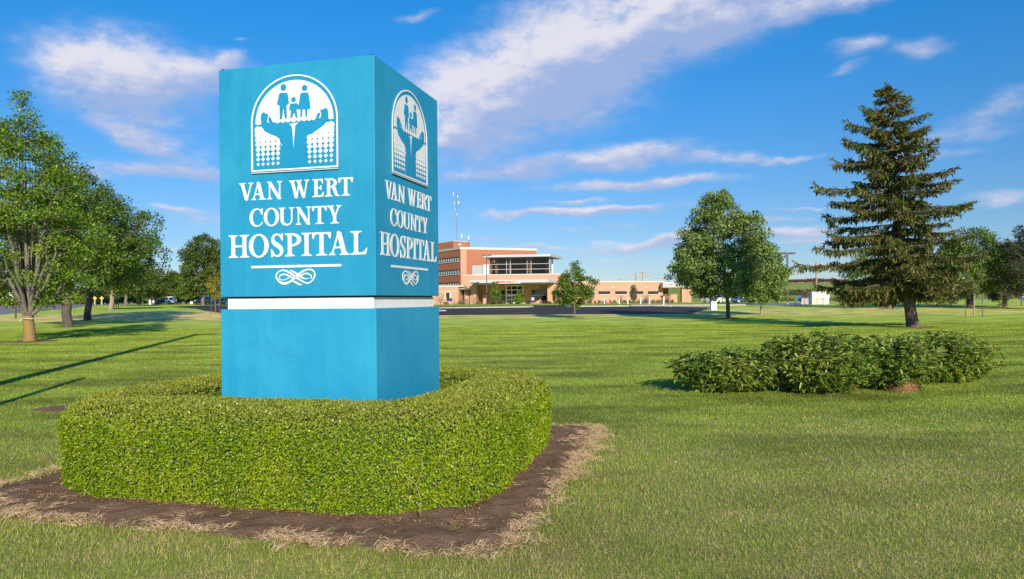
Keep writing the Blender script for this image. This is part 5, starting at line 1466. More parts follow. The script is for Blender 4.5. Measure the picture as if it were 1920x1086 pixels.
# --- small porch on the left
zp = zat(845, 538.2, -4)
p0, p1 = lx(800, -4), lx(859.8, -4)
m = MB(); lbox(m, p0, p1, -4, 6, GZ - .3, zp); hb(m, 'wall', M_BRICK)
m = MB(); lbox(m, p0 - .2, lx(870, -4), -4.1, 6, zp + .002, zp + .32); hb(m, 'coping', M_COPE)
m = MB(); lbox(m, p1 + .02, lx(870, -4), -3.4, 4, zp - .55, zp); hb(m, 'porch_ceiling', M_SOFFIT)
m = MB(); lbox(m, p1 + .02, lx(870.4, 0), .6, 1.0, GZ, zp - .56); hb(m, 'dark_doorway', M_GLASS)
xa, xb = lx(836.6, -4), lx(843.2, -4)
m = MB(); lbox(m, xa - .28, xb + .28, -4.06, -3.95, zat(840, 561, -4), zat(840, 547.2, -4)); o = hb(m, 'window', M_COPE)
m = MB(); lbox(m, xa, xb, -4.085, -4.062, zat(840, 560.5, -4), zat(840, 548.5, -4)); hb(m, 'pane', M_GLASS, o)
m = MB(); lbox(m, p0, p1, -4.03, -3.98, zat(840, 546.6, -4), zat(840, 545.6, -4)); hb(m, 'pale_course', M_COPE)
# --- radio mast and aerials on the roof
mast = empty('radio_mast', (at(857, 450, 192).x, 192, at(850.5, 452.8, 186).z + .2), 0, 'tall thin radio mast with white aerials on the hospital roof', 'radio mast')
mh = EYE + (yhor(857) - 356) / FPX * 192 - mast.location.z
M_STEEL = mat('galvanised steel', (.20, .22, .24), .5, metal=.4)
lat = MB()
for k in range(3):
    a = k * 2.094; lat.tube([(.15 * math.cos(a), .15 * math.sin(a), -.3), (.15 * math.cos(a), .15 * math.sin(a), mh)], .028, 5)
for i in range(22):
    z = mh * i / 22
    for k in range(3):
        a = k * 2.094; b_ = (k + 1) * 2.094
        lat.tube([(.15 * math.cos(a), .15 * math.sin(a), z), (.15 * math.cos(b_), .15 * math.sin(b_), z + mh / 22)], .014, 3)
lat.build('lattice', M_STEEL, mast)
w = MB(); w.tube([(0, 0, mh - .1), (0, 0, mh + 1.6)], .03, 5); w.build('whip_aerial', M_STEEL, mast)
for dx, dz, hh in ((-.7, .92, .9), (.35, .87, .7), (.65, .765, .5), (.45, .745, .5), (-.45, .745, .5), (-.25, .625, .4), (.12, .53, .45)):
    a = MB(); a.tube([(dx, -.2, mh * dz - hh / 2), (dx, -.2, mh * dz + hh / 2)], .09, 8); a.build('aerial_panel', M_WHT, mast)
    a = MB(); a.tube([(0, 0, mh * dz), (dx, -.2, mh * dz)], .035, 4); a.build('bracket', M_STEEL, mast)
def aerial(px, pt, Y, label, red=False):
    z0_ = at(850.5, 452.8, 186).z + .2; p = at(px, pt, Y)
    o = empty('roof_aerial', (p.x, Y, z0_), 0, label, 'aerial', 'small aerials on the hospital roof')
    a = MB(); a.tube([(0, 0, -.2), (0, 0, p.z - z0_)], .045, 5); a.build('pole', M_STEEL, o)
    a = MB(); a.tube([(0, 0, p.z - z0_ - (.2 if red else .9)), (0, 0, p.z - z0_ + .2)], .12, 7); a.build('head', M_RED if red else M_WHT, o)
aerial(866.5, 440, 190, 'thin dark pole aerial right beside the radio mast')
aerial(879.5, 444, 190, 'short white tipped aerial at the right end of the roof top room')
aerial(881.3, 450, 189, 'red topped stub on the right corner of the roof top room', True)
# ------------------------------------------------------------------ lamp posts
def lamp_post(x, y, h, label, heads=2, group='car park lamp posts', rz=0.0, base=True, pw=.09):
    o = empty('lamp_post', (x, y, tz(x, y)), rz, label, 'lamp post', group)
    m = MB(); m.box(-pw, pw, -pw, pw, .3 if base else -.1, h); m.build('pole', M_BROWN, o)
    if base:
        m = MB(); m.tube([(0, 0, -.2), (0, 0, .42)], .30, 12); m.build('concrete_base', M_CURB, o)
    for s in ((-1, 1) if heads == 2 else (1,)):
        m = MB(); m.box(s * .09, s * .30, -.05, .05, h - .16, h - .06); m.build('arm', M_BROWN, o)
        m = MB(); m.box(min(s * .30, s * .95), max(s * .30, s * .95), -.24, .24, h - .20, h); hd = m.build('lamp_head', M_BROWN, o, bevel=.02)
        m = MB(); m.box(min(s * .36, s * .89), max(s * .36, s * .89), -.18, .18, h - .225, h - .202); m.build('lens', mat('lamp lens', (.45, .45, .42), .3), hd)
    return o
def post_at(px, pf, ptop, label, Y=None, **k):
    if Y: x = (px - 960) / FPX * Y; y = Y
    else: x, y = foot(px, pf)
    h = EYE + (yhor(px) - ptop) / FPX * y - tz(x, y)
    return lamp_post(x, y, h, label, **k)
post_at(913, 571, 478, 'brown twin headed lamp post in front of the EMERGENCY canopy', Y=148)
post_at(1477, 575, 473.5, 'dark twin headed lamp post on a white base left of the spruce', Y=93)
post_at(1337, 571, 470, 'lamp post half hidden by the dense oval maple', Y=150)
# the lamp post whose long shadow lies across the lawn on the left stands out of the picture
tx, ty = foot(372, 627); k_ = 10.4 / math.tan(R(SUN_EL)); sh = Vector((SUN_DIR.x, SUN_DIR.y)).normalized()
o = lamp_post(tx + sh.x * k_, ty + sh.y * k_, 10.4, 'lamp post just outside the left edge of the picture, casting the long thin shadow', heads=1, group=None, base=False, pw=.15)
M_POLE0 = mat('weathered timber', (.25, .20, .16), .9)
sx_, sy_ = foot(160, 708)
k_ = 3.2 / math.tan(R(SUN_EL)); bx_, by_ = sx_ + sh.x * k_, sy_ + sh.y * k_
o = empty('timber_post', (bx_, by_, tz(bx_, by_)), 0, 'slim timber post just outside the left edge of the picture, casting the short shadow', 'post')
m = MB(); m.tube([(0, 0, -.2), (0, 0, 3.1)], [.085, .075], 10); m.build('post', M_POLE0, o)
m = MB(); m.tube([(0, 0, 3.101), (0, 0, 3.2)], [.08, .03], 10); m.build('cap', M_BROWN, o)

# ------------------------------------------------------------------ signs
def two_leg_sign(x, y, w, h, zb, mt, label, cat='sign', rz=0.0, edge=None, legm=None, group=None, name='sign_board', text=None):
    o = empty(name, (x, y, tz(x, y)), rz, label, cat, group)
    for s in (-1, 1):
        m = MB(); m.box(s * w * .42 - .035, s * w * .42 + .035, -.035, .035, -.1, zb + h * .5); m.build('leg', legm or M_BROWN, o)
    m = MB(); m.box(-w / 2, w / 2, -.09, -.037, zb, zb + h); m.build('panel', mt, o, bevel=.006)
    if edge:
        m = MB(); m.box(w / 2 + .002, w / 2 + .09, -.09, .12, zb - .1, zb + h); m.build('edge_panel', edge, o)
    return o
x, y = foot(1496, 574.5)
two_leg_sign(x, y, .72, .62, .60, mat('sky blue sign', (.05, .16, .46), .5), 'blue sign panel on two dark legs right of the twin headed lamp post', edge=M_WHT)
x, y = foot(1921, 574)
o = two_leg_sign(x, y, .85, .75, .62, M_BLUE, 'blue and white sign on posts at the right edge of the picture')
m = MB(); m.box(-.40, .05, -.10, -.092, 1.0, 1.34); m.build('white_field', M_WHT, o)
x = (843 - 960) / FPX * 146; o = two_leg_sign(x, 146, 1.1, .55, .75, mat('navy sign', (.012, .02, .19), .5), 'small navy blue sign by the flower bed at the left of the hospital', rz=-.2)
x = (999 - 960) / FPX * 142; o = two_leg_sign(x, 142, .62, .62, .75, mat('lilac sign', (.30, .28, .50), .5), 'small lilac and white sign on two legs right of the entrance doors')
m = MB(); m.box(-.2, .2, -.10, -.092, .9, 1.12); m.build('white_field', M_WHT, o)
x, y = foot(29, 597)
o = empty('road_sign', (x, y, tz(x, y)), 0, 'plain white sign board on a brown post behind the nearest maple', 'sign')
m = MB(); m.box(-.06, .06, -.06, .06, -.1, 2.3); m.build('post', mat('brown post', (.12, .07, .05), .8), o)
m = MB(); m.box(-.52, .52, -.12, -.065, 1.75, 2.5); m.build('board', M_WHT, o, bevel=.01)
for px, l_ in ((178, 'left'), (191, 'right')):
    Y = 175; x = (px - 960) / FPX * Y
    o = empty('warning_sign', (x, Y, tz(x, Y)), 0.2, l_ + ' of two yellow diamond warning signs beside the road', 'sign', 'yellow warning signs beside the road')
    m = MB(); m.box(-.10, .10, -.05, .05, -.1, 1.3); m.build('post', M_CURB, o)
    m = MB(); m.add([(-.46, -.06, 1.6), (0, -.06, 1.14), (.46, -.06, 1.6), (0, -.06, 2.06), (-.46, -.10, 1.6), (0, -.10, 1.14), (.46, -.10, 1.6), (0, -.10, 2.06)], [(4, 5, 6, 7), (0, 3, 2, 1), (0, 1, 5, 4), (1, 2, 6, 5), (2, 3, 7, 6), (3, 0, 4, 7)]); m.build('plate', mat('warning yellow', (.75, .50, .02), .5), o)
x, y = foot(1722, 575)
o = empty('stop_sign', (x, y, tz(x, y)), 0, 'dark back of a small octagonal sign right of the leaning spruce trunk', 'sign')
m = MB(); m.box(-.04, .04, -.03, .03, -.1, .95); m.build('post', M_BROWN, o)
m = MB(); p8 = [(.20 * math.cos(R(22.5 + 45 * i)), .20 * math.sin(R(22.5 + 45 * i)) + .86) for i in range(8)]
m.add([(a, -.05, b) for a, b in p8] + [(a, -.032, b) for a, b in p8], [tuple(range(8)), tuple(range(15, 7, -1))] + [((i + 1) % 8, i, 8 + i, 8 + (i + 1) % 8) for i in range(8)]); m.build('plate', mat('dark red plate', (.10, .012, .012), .5), o)

# ------------------------------------------------------------------ bollards, posts, cones, boxes
def bollard(px, Y, h, label, mt, r_=.11, group='white bollards along the low wing', name='bollard'):
    x = (px - 960) / FPX * Y
    o = empty(name, (x, Y, tz(x, Y)), 0, label, 'bollard', group)
    m = MB(); m.tube([(0, 0, -.1), (0, 0, h - .08), (0, 0, h)], [r_, r_, r_ * .5], 10); m.build('post', mt, o)
    m = MB(); m.tube([(0, 0, h * .70), (0, 0, h * .80)], r_ * 1.06, 10); m.build('ring', mat('ring grey', (.45, .45, .45), .5), o)
for px, Y, l_ in ((1133, 134, 'first'), (1161, 130, 'second'), (1177, 130, 'third'), (1201, 126, 'fourth'), (1217.5, 120, 'fifth')):
    bollard(px, Y, 1.15, l_ + ' white bollard from the left along the low wing', M_WHT)
bollard(1244, 108, 1.15, 'nearest and rightmost white bollard, at the corner of the low wing', M_WHT)
bollard(1013, 145, 1.2, 'dark bollard with a white cap in front of the right-hand entrance window', M_BROWN, .10, None)
bollard(851.5, 146, 1.0, 'short dark post between the navy sign and the porch doorway', M_BROWN, .09, None)
for px, Y, l_ in ((1111.5, 132, 'orange traffic cone right behind the young maple'), (1140.5, 134, 'orange traffic cone right of the first white bollard')):
    x = (px - 960) / FPX * Y
    o = empty('traffic_cone', (x, Y, tz(x, Y)), 0, l_, 'traffic cone', 'orange cones in front of the low wing')
    m = MB(); m.tube([(0, 0, .04), (0, 0, .72)], [.20, .05], 10); m.build('cone', mat('cone orange', (.75, .13, .03), .5), o)
    m = MB(); m.box(-.24, .24, -.24, .24, -.02, .045); m.build('base', mat('cone orange', (0, 0, 0)), o)
    m = MB(); m.tube([(0, 0, .36), (0, 0, .48)], [.135, .105], 10, cap=False); m.build('white_band', M_WHT, o)
x, y = foot(1907, 574.5)
o = empty('marker_post', (x, y, tz(x, y)), 0, 'short orange marker post beside the blue sign at the right edge', 'marker post')
m = MB(); m.tube([(0, 0, -.1), (0, 0, .55)], .05, 8); m.build('post', mat('cone orange', (0, 0, 0)), o)
m = MB(); m.tube([(0, 0, .55), (0, 0, .62)], [.055, .02], 8); m.build('cap', M_WHT, o)
def cabinet(x, y, w, d, h, label, mt, name='utility_box'):
    o = empty(name, (x, y, tz(x, y)), .05, label, 'utility box')
    m = MB(); m.box(-w / 2, w / 2, -d / 2, d / 2, 0.05, h); m.build('body', mt, o, bevel=.02)
    m = MB(); m.box(-w / 2 - .06, w / 2 + .06, -d / 2 - .06, d / 2 + .06, -.15, .049); m.build('plinth', M_CURB, o)
    m = MB(); m.box(-w / 2 - .025, w / 2 + .025, -d / 2 - .025, d / 2 + .025, h + .001, h + .05); m.build('lid', mt, o)
    m = MB(); m.box(w * .30, w * .36, -d / 2 - .03, -d / 2 - .002, h * .4, h * .6); m.build('handle', M_BROWN, o)
x, y = foot(1337.5, 581.8)
cabinet(x, y, .58, .5, .86, 'white utility box at the end of the asphalt, left of the dense oval maple', M_WHT)
x = (359.5 - 960) / FPX * 178; cabinet(x, 178, .6, .5, .6, 'low white box on the far verge right of the white and blue car', M_WHT)
x = (281.5 - 960) / FPX * 172; cabinet(x, 172, .45, .4, 1.0, 'narrow white box just left of the white and blue car', M_WHT)
# fence round a white pump house
x0, y0 = foot(1504, 571.8); x1, y1 = foot(1567, 571.5); y0 = min(y0, y1)
fn = empty('chain_link_fence', ((x0 + x1) / 2, y0, tz(x0, y0)), 0, 'low chain link fence in front of the white pump house', 'fence')
hw = (x1 - x0) / 2; fh = .82
mpost = MB()
for i in range(6):
    xx = -hw + 2 * hw * i / 5; m = MB(); m.tube([(xx, 0, -.1), (xx, 0, fh + .05)], .035, 6); m.build('post', M_STEEL, fn)
m = MB(); m.tube([(-hw, 0, fh), (hw, 0, fh)], .022, 6); m.build('rail', M_STEEL, fn)
m = MB(); k = int(hw * 2 / .14)
for i in range(-6, k):
    for s in (1, -1):
        a = -hw + i * .14; xa, za, xb, zb2 = (a, 0.0, a + fh, fh) if s == 1 else (a + fh, 0.0, a, fh)
        if xa < -hw or xb < -hw or xa > hw or xb > hw: continue
        m.tube([(xa, .0, za), (xb, 0, zb2)], .006, 3, cap=False)
m.build('mesh', M_STEEL, fn, kind='stuff')
Y = y0 + 4; x = (1535.5 - 960) / FPX * Y
ph = empty('pump_house', (x, Y, tz(x, Y)), -.12, 'small white flat roofed pump house behind the chain link fence', 'hut')
w_ = 31 / FPX * Y; h_ = (571.0 - 548.8) / FPX * Y
m = MB(); m.box(-w_ / 2, w_ / 2, -.9, .9, -.1, h_); m.build('wall', mat('cream cladding', (.74, .71, .64), .7), ph)
m = MB(); m.box(-w_ / 2 - .08, w_ / 2 + .08, -1, 1, h_ + .002, h_ + .09); m.build('roof', M_WHT, ph)
m = MB(); m.box(-.35, .30, -.94, -.905, .02, h_ * .86); d_ = m.build('door', mat('pale door', (.66, .63, .57), .6), ph); m = MB(); m.box(.18, .24, -.97, -.942, .6, .75); m.build('handle', M_BROWN, d_)
for k in range(5):
    xx = -w_ / 2 - 1.2 + k * .26; m = MB()
o = empty('panel_fence', (x - w_ / 2 - .75, Y, tz(x, Y)), 0, 'short grey board fence joining the white pump house on its left', 'fence')
for k in range(6):
    m = MB(); m.box(-.66 + k * .22, -.66 + k * .22 + .20, -.03, .03, 0, .86); m.build('board', mat('grey board', (.42, .40, .41), .7), o)
# utility poles and wires far off
M_POLE = mat('pale timber pole', (.34, .27, .22), .9)
def upole(px, ptop, Y, label, arms=2, frame=False):
    x = (px - 960) / FPX * Y; z0_ = tz(x, Y); h = EYE + (yhor(px) - ptop) / FPX * Y - z0_
    o = empty('utility_pole', (x, Y, z0_), 0, label, 'utility pole', 'utility poles beyond the hospital')
    m = MB(); m.tube([(0, 0, -.3), (0, 0, h)], [.30, .2], 8); m.build('pole', M_POLE, o)
    for k in range(arms):
        m = MB(); m.box(-2.0, 2.0, -.1, .1, h - .9 - k * 1.6, h - .68 - k * 1.6); a = m.build('crossarm', M_POLE, o)
        for s in (-1.8, -.7, .7, 1.8):
            m = MB(); m.tube([(s, 0, h - .68 - k * 1.6), (s, 0, h - .3 - k * 1.6)], [.10, .06], 6); m.build('insulator', M_WHT, a)
    return Vector((x, Y, z0_ + h))
t1 = upole(1192.5, 511, 330, 'left of the two utility poles behind the low wing', 3)
t2 = upole(1205, 508.5, 330, 'right and taller of the two utility poles behind the low wing', 3)
t3 = upole(1531, 492, 225, 'utility pole showing past the left boughs of the spruce', 2)
t0 = upole(1163, 522, 420, 'distant utility pole barely clearing the roof of the low wing', 1)
wi = MB()
for a, b in ((t1, t2), (t2, t3), (t0, t1)):
    for dx, dz in ((-1.6, -.4), (1.6, -.4), (1.2, -2.1)):
        p = a + Vector((dx, 0, dz)); q = b + Vector((dx, 0, dz)); n_ = 14
        wi.tube([tuple(p.lerp(q, i / n_) - Vector((0, 0, (p - q).length * .03 * 4 * (i / n_) * (1 - i / n_)))) for i in range(n_ + 1)], .022, 3, cap=False)
tag(wi.build('overhead_wires', M_BROWN), 'thin overhead wires strung between the distant utility poles', 'wires')

# ------------------------------------------------------------------ shrubs by the building
M_SHRUB = leafmat('dark shrub', (.020, .045, .012), (.080, .125, .030), .2, .5)
M_SHRUBY = leafmat('yellow shrub', (.10, .14, .015), (.28, .30, .04), .3, .5)
M_PURP = leafmat('dusky shrub', (.10, .065, .045), (.24, .19, .10), .25, .6, patch=(.14, .19, .05), pscale=.8)
M_BARE = leafmat('thin brown shrub', (.11, .075, .045), (.26, .20, .12), .2, .7)
def shrub(px, Y, w, h, lm, label, group, seed, n=260, name='shrub', ls=.16, twig=False):
    g = np.random.default_rng(seed); x = (px - 960) / FPX * Y
    o = empty(name, (x, Y, tz(x, Y)), 0, label, 'shrub', group)
    d = unit(g.normal(size=(n, 3))); d[:, 2] = np.abs(d[:, 2])
    P = d * np.array([w / 2, w / 2, h]) * g.uniform(.45 if not twig else .2, 1, (n, 1)); P[:, 2] = np.maximum(P[:, 2], .05)
    if twig: P[:, :2] *= (0.35 + 0.65 * P[:, 2:3] / h)
    L = ls * g.uniform(.7, 1.3, n)
    link('foliage', np_mesh('shrub_leaves', leaves(P, d + g.normal(size=(n, 3)) * .6, L, L * .7, g), 4), lm, o, kind='stuff')
    m = MB()
    for k in range(9 if twig else 5):
        a = k * 2.4; m.tube([(0, 0, -.05), (math.cos(a) * w * .12, math.sin(a) * w * .12, h * .4), (math.cos(a) * w * .36, math.sin(a) * w * .36, h * .85)], [.04, .03, .012], 4)
    m.build('stems', M_BARK, o)
    return o
ORD = 'first second third fourth fifth sixth seventh eighth ninth tenth eleventh twelfth thirteenth fourteenth fifteenth sixteenth seventeenth last'.split()
for i, px in enumerate((1088, 1103, 1114, 1124, 1133.5, 1142.5, 1152, 1171, 1180, 1188.5, 1197.5, 1206.5, 1215.5, 1224.5, 1233, 1241, 1250, 1260)):
    shrub(px, 152, .95, .75, M_SHRUB, ORD[i] + ' small round dark shrub from the left along the foot of the low wing', 'row of small round shrubs along the low wing', 200 + i, 130)
for px, wd_, hh, l_ in ((1108, 2.6, 2.6, 'thin grey brown shrub beside the young maple'), (1163, 2.0, 1.9, 'thin brownish shrub under the second low window'), (1211, 2.1, 2.0, 'thin brownish shrub under the fourth low window'), (1252, 2.3, 2.2, 'thin brown shrub against the low wall of the ambulance bay')):
    shrub(px, 154, wd_, hh, M_BARE, l_, 'thin brownish shrubs along the low wing', int(px), 170, ls=.17, twig=True)
for px, wd_, hh, lm, l_ in ((826, 2.4, 2.6, M_PURP, 'red and green shrub at the left porch, next to the sign'), (872, 2.6, 1.6, M_PURP, 'dusky spreading shrub under the left end of the canopy'), (888, 3.2, 2.7, M_PURP, 'largest dusky green ornamental shrub left of the lamp post'),
        (863, 2.2, .8, M_SHRUBY, 'low bright green shrub at the porch doorway'), (897, 2.0, .8, M_SHRUBY, 'low yellow green shrub left of the lamp post'), (836, 1.5, .7, leafmat('red flowers', (.25, .05, .03), (.55, .20, .10), .2, .6), 'low clump of red flowers by the navy sign'),
        (926, 1.1, .6, M_SHRUB, 'small shrub right of the lamp post base'), (937, 1.1, .6, M_SHRUB, 'small shrub left of the entrance doors'), (958, 1.1, .6, M_SHRUB, 'small shrub before the left entrance door'), (970, 1.1, .6, M_SHRUB, 'small shrub before the right entrance door'), (991, 1.1, .6, M_SHRUB, 'small shrub left of the lilac sign'),
        (1029, 1.1, .6, M_SHRUB, 'small shrub right of the dark bollard with a white cap'), (1043, 2.0, .7, M_SHRUBY, 'low yellow green shrub at the brick pier')):
    shrub(px, 150, wd_, hh, lm, l_, 'shrubs in front of the emergency entrance', int(px) + 1, 200)
def small_tree(px, Y, ptop, r_, lm, label, seed):
    x = (px - 960) / FPX * Y; h = EYE + (yhor(px) - ptop) / FPX * Y - tz(x, Y)
    tree('young_tree', x, Y, h, [r_ * .6, r_, r_ * .9, r_ * .6, r_ * .2], h * .22, .06, M_BARK, lm, label, 'tree', 'young trees before the hospital', seed, 46, 45, .22, .42, nlimb=7)
small_tree(930, 143, 527, 1.0, MAPLE_Y, 'slender bright young tree just right of the brown lamp post', 301)
small_tree(974, 143, 548, .8, MAPLE_Y, 'shorter bright young tree in front of the right entrance door', 302)
small_tree(1188, 150, 530, .42, M_BARE, 'thin upright young tree against the third low window', 303)
for px, pt, l_ in ((1611, 546, 'bare greyish small tree left of the spruce trunk'), (1447, 546, 'bare greyish small tree left of the twin headed lamp post'), (1514, 545, 'bare greyish small tree beside the blue sign panel'), (1648, 548, 'bare greyish small tree close behind the spruce trunk')):
    x = (px - 960) / FPX * 120; h = EYE + (yhor(px) - pt) / FPX * 120 - tz(x, 120)
    tree('bare_tree', x, 120, h, [.5, 1.1, 1.3, 1.1, .5], h * .25, .06, M_BARK, M_BARE, l_, 'tree', 'bare greyish small trees', int(px), 40, 26, .16, .4, nlimb=9)
x = (1765 - 960) / FPX * 115; tree('small_tree', x, 115, 2.0, [.6, 1.1, 1.2, .9, .3], .65, .06, M_BARK, M_SHRUB, 'little round topped tree between the spruce and the dark trunk', 'tree', None, 311, 40, 40, .17, .35, nlimb=6)
for px, l_ in ((1680, 'green marker stake with a white tip behind the spruce'), (1613, 'marker stake far behind the spruce boughs'), (1749, 'pale stub post right of the octagonal sign')):
    stake(px, 576.5, 1.0 if px != 1749 else 1.5, label=l_, cat='stake', r_=.04)

# ------------------------------------------------------------------ vegetation far off
def band(name, pts, h, n, lm, ls, seed, depth=6.0, rag=.5, label=None):
    g = np.random.default_rng(seed); P = np.array(pts, float)
    seg = np.linalg.norm(np.diff(P, axis=0), axis=1); cs = np.concatenate([[0], np.cumsum(seg)])
    s = g.random(n) * cs[-1]; x = np.interp(s, cs, P[:, 0]) + g.normal(0, depth / 3, n); y = np.interp(s, cs, P[:, 1]) + g.normal(0, depth / 3, n)
    crown = np.array([h * (1 - rag * .5 + rag * (fbm2(a * .09, a * .03, 1, seed, 3))) for a in s])
    q = g.random(n) ** .6; z = terrain(x, y) + np.maximum(.1, crown) * q
    L = ls * g.uniform(.7, 1.4, n)
    o = link(name, np_mesh(name, leaves(np.stack([x, y, z], 1), g.normal(size=(n, 3)), L, L * .8, g), 4), lm, kind='stuff')
    return o
band('woodland', [(-86, 95), (-105, 128), (-140, 200), (-185, 300), (-175, 330), (-90, 330)], 8.5, 34000, DARK_L, .75, 401, 9)
band('roadside_hedge', [(-150, 215), (-110, 215), (-62, 225)], 2.2, 9000, FAR_L, .5, 402, 4)
band('woodland', [(-120, 300), (-60, 310), (-20, 320)], 6.5, 9000, DARK_L, .9, 403, 8)
band('crop_strip', [(98, 288), (122, 288), (133, 288)], 1.5, 5000, leafmat('rusty crop', (.10, .045, .030), (.22, .11, .06), .1, .8), .4, 404, 3, .3)
band('bank_shrubs', [(60, 228), (84, 232), (100, 236)], 1.8, 2500, M_SHRUB, .45, 405, 5, 1.2)
band('bank_hedge', [(64, 178), (82, 178)], .9, 2500, M_SHRUBY, .3, 406, 2, .4)

# ------------------------------------------------------------------ vehicles
M_TYRE = mat('tyre rubber', (.02, .02, .02), .85); M_RIM = mat('wheel rim', (.55, .56, .58), .3, metal=.7)
M_HEADL = mat('head lamp', (.75, .75, .72), .15); M_TAIL = mat('tail lamp', (.40, .02, .015), .3)
def paint(name, c): return mat(name, c, .3, coat=.6)
def vehicle(px, Y, rz, label, name, style, mt, mt2=None, base=None):
    x = (px - 960) / FPX * Y
    o = empty(name, (x, Y, tz(x, Y) + .02), rz, label, 'car')
    # length along x (nose towards -x), side outlines
    if style == 'sedan':
        low = [(-2.3, .28), (-2.32, .62), (-2.15, .78), (-1.0, .92), (1.55, .98), (2.25, .95), (2.32, .55), (2.25, .28)]
        cab = [(-.95, .90), (-.25, 1.40), (.95, 1.43), (1.65, .97)]; wb = (-1.42, 1.42); wr = .32
    elif style == 'suv':
        low = [(-2.4, .34), (-2.42, .80), (-2.25, 1.0), (-1.15, 1.10), (2.35, 1.14), (2.42, .60), (2.36, .34)]
        cab = [(-1.10, 1.08), (-.55, 1.72), (2.0, 1.78), (2.34, 1.12)]; wb = (-1.5, 1.45); wr = .38
    else:
        low = [(-2.4, .32), (-2.42, .75), (-2.2, .98), (-1.45, 1.08), (2.32, 1.10), (2.38, .5), (2.3, .32)]
        cab = [(-1.42, 1.06), (-.55, 1.70), (2.1, 1.74), (2.34, 1.08)]; wb = (-1.5, 1.45); wr = .34
    W2 = .90
    def slab(prof, wb_, wt):
        zs_ = [p[1] for p in prof]; z0_, z1_ = min(zs_), max(zs_); m = MB(); n_ = len(prof)
        wv_ = [wb_ + (wt - wb_) * (p[1] - z0_) / (z1_ - z0_) for p in prof]
        m.add([(p[0], -w, p[1]) for p, w in zip(prof, wv_)] + [(p[0], w, p[1]) for p, w in zip(prof, wv_)], [tuple(range(n_)), tuple(range(2 * n_ - 1, n_ - 1, -1))] + [((i + 1) % n_, i, n_ + i, n_ + (i + 1) % n_) for i in range(n_)])
        return m
    me = slab(low, W2, W2 * .96).mesh('body', bevel=.05); bm = bmesh.new(); bm.from_mesh(me); bmesh.ops.recalc_face_normals(bm, faces=bm.faces); bm.to_mesh(me); bm.free()
    link('body', me, mt, o)
    me = slab(cab, W2 * .93, W2 * .74).mesh('cabin', bevel=.04); bm = bmesh.new(); bm.from_mesh(me); bmesh.ops.recalc_face_normals(bm, faces=bm.faces); bm.to_mesh(me); bm.free()
    cb = link('cabin', me, mt2 or mt, o)
    # windows
    zb_, zt_ = cab[0][1] + .06, cab[1][1] - .10
    def wside(a, b_, s):
        f = lambda z: W2 * .93 + (W2 * .74 - W2 * .93) * (z - cab[0][1]) / (cab[1][1] - cab[0][1]) + .012
        xs_ = lambda xx, z: xx
        m = MB(); pts = [(a[0], s * f(zb_), zb_), (b_[0], s * f(zb_), zb_), (b_[1], s * f(zt_), zt_), (a[1], s * f(zt_), zt_)]
        inn = [(p[0], p[1] - s * .03, p[2]) for p in pts]
        m.add(pts + inn, [(0, 1, 2, 3) if s < 0 else (3, 2, 1, 0), (4, 7, 6, 5) if s < 0 else (5, 6, 7, 4)] + [(i, 4 + i, 4 + (i + 1) % 4, (i + 1) % 4) for i in range(4)])
        m.build('side_window', M_GLASS, cb)
    x0_ = cab[0][0] + .18; x0t = cab[1][0] + .08; x1_ = cab[3][0] - .16; x1t = cab[2][0] - .06
    nn_ = 2 if style == 'sedan' else 3
    for s in (-1, 1):
        for k in range(nn_):
            f0, f1 = k / nn_, (k + 1) / nn_
            wside((x0_ + (x1_ - x0_) * f0 + .04, x0t + (x1t - x0t) * f0 + .04), (x0_ + (x1_ - x0_) * f1 - .04, x0t + (x1t - x0t) * f1 - .04), s)
    def wend(pa, pb, nm, sgn):
        a = Vector((pa[0], 0, pa[1])); b_ = Vector((pb[0], 0, pb[1])); d = b_ - a; p = a + d * .10; q = a + d * .88; off = Vector((-d.z, 0, d.x)).normalized() * .014 * sgn
        p += off; q += off; m = MB(); m.add([(p.x, -W2 * .80, p.z), (p.x, W2 * .80, p.z), (q.x, W2 * .66, q.z), (q.x, -W2 * .66, q.z)] + [(p.x - off.x * 2, -W2 * .80, p.z - off.z * 2), (p.x - off.x * 2, W2 * .80, p.z - off.z * 2), (q.x - off.x * 2, W2 * .66, q.z - off.z * 2), (q.x - off.x * 2, -W2 * .66, q.z - off.z * 2)], [(0, 3, 2, 1), (4, 5, 6, 7), (0, 1, 5, 4), (1, 2, 6, 5), (2, 3, 7, 6), (3, 0, 4, 7)]); m.build(nm, M_GLASS, cb)
    wend(cab[0], cab[1], 'windscreen', 1); wend(cab[3], cab[2], 'rear_window', -1)
    for xx in wb:
        for s in (-1, 1):
            m = MB(); m.tube([(xx, s * (W2 - .20), wr), (xx, s * (W2 + .015), wr)], wr, 16); w_o = m.build('wheel', M_TYRE, o)
            m = MB(); m.tube([(xx, s * (W2 + .016), wr), (xx, s * (W2 + .03), wr)], wr * .62, 12); m.build('rim', M_RIM, w_o)
    zl2 = low[1][1]
    for s in (-1, 1):
        m = MB(); m.box(low[1][0] - .02, low[1][0] + .25, s * .70 - .17, s * .70 + .17, zl2 - .06, zl2 + .08); m.build('headlight', M_HEADL, o)
        m = MB(); xe = max(p[0] for p in low); m.box(xe - .2, xe + .02, s * .72 - .13, s * .72 + .13, zl2 + .0, zl2 + .20); m.build('tail_light', M_TAIL, o)
    for xe in (low[0][0] - .04, max(p[0] for p in low) - .12):
        m = MB(); m.box(xe, xe + .16, -.84, .84, .30, .46); m.build('bumper', M_BROWN, o)
    if mt2:
        for s in (-1, 1):
            m = MB(); m.box(-1.05, .35, s * (W2 + .002) - .012, s * (W2 + .002) + .012, .42, 1.06); m.build('door_panel', mt2, o)
    return o
Yv = 168
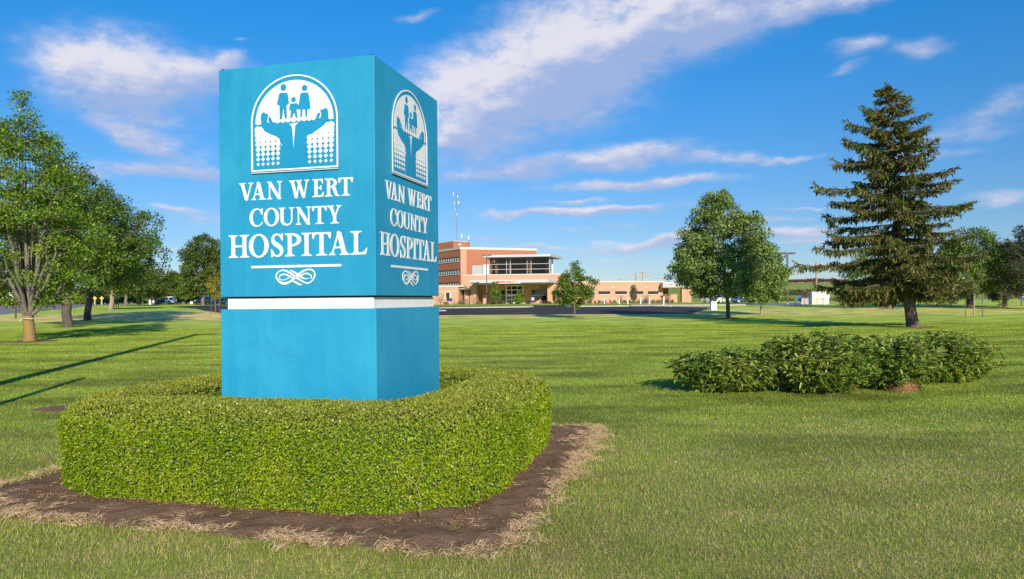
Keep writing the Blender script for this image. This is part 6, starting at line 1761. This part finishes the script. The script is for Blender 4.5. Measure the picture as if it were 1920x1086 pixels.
vehicle(309, Yv, .06, 'white car with dark blue doors and cab, parked under the sparse tree', 'parked_car', 'suv', paint('white car paint', (.78, .78, .78)), None)
o = [q for q in bpy.data.objects if q.name.startswith('parked_car')][-1]
navy = paint('navy panel', (.012, .016, .13))
for s in (-1, 1):
    m = MB(); m.box(-1.35, .30, s * .91 - .012, s * .91 + .012, .40, 1.12); m.build('blue_door', navy, o)
    m = MB(); m.add([(-1.0, s * .852, 1.13), (.30, s * .852, 1.13), (.30, s * .700, 1.70), (-.52, s * .700, 1.70), (-1.0, s * .83, 1.13), (.30, s * .83, 1.13), (.30, s * .68, 1.70), (-.52, s * .68, 1.70)], [(0, 1, 2, 3), (7, 6, 5, 4), (0, 4, 5, 1), (1, 5, 6, 2), (2, 6, 7, 3), (3, 7, 4, 0)]); m.build('blue_cab_side', navy, o)
m = MB(); m.box(-.55, .30, -.66, .66, 1.735, 1.765); m.build('blue_roof', navy, o)
vehicle(381, 176, 1.45, 'dark blue car seen end on beside the slender pale trunked tree', 'parked_car', 'suv', paint('midnight paint', (.015, .022, .05)))
vehicle(398, 182, 1.4, 'dark red car mostly hidden behind a tree trunk, left of the sign', 'parked_car', 'sedan', paint('wine paint', (.09, .02, .03)))
vehicle(419, 176, 1.35, 'silver blue car cut off by the left edge of the sign', 'parked_car', 'sedan', paint('silver blue paint', (.30, .36, .46)))
vehicle(140, 235, 1.75, 'white car coming along the road between the maple trunks', 'moving_car', 'sedan', paint('white car paint', (0, 0, 0)))
vehicle(1364, 135, 3.1, 'silver sedan parked beside the trunk of the dense oval maple', 'parked_car', 'sedan', paint('silver paint', (.56, .56, .55)))
vehicle(1338, 139, 2.2, 'pale car with red tail lights left of the silver sedan', 'parked_car', 'sedan', paint('pearl paint', (.55, .54, .56)))
vehicle(1396, 134, 0.1, 'dark blue minivan between the two maples on the right', 'parked_car', 'van', paint('blue van paint', (.015, .05, .20)))
vehicle(1383, 139, 1.3, 'dark maroon car just left of the dark blue minivan', 'parked_car', 'sedan', paint('maroon paint', (.10, .012, .015)))
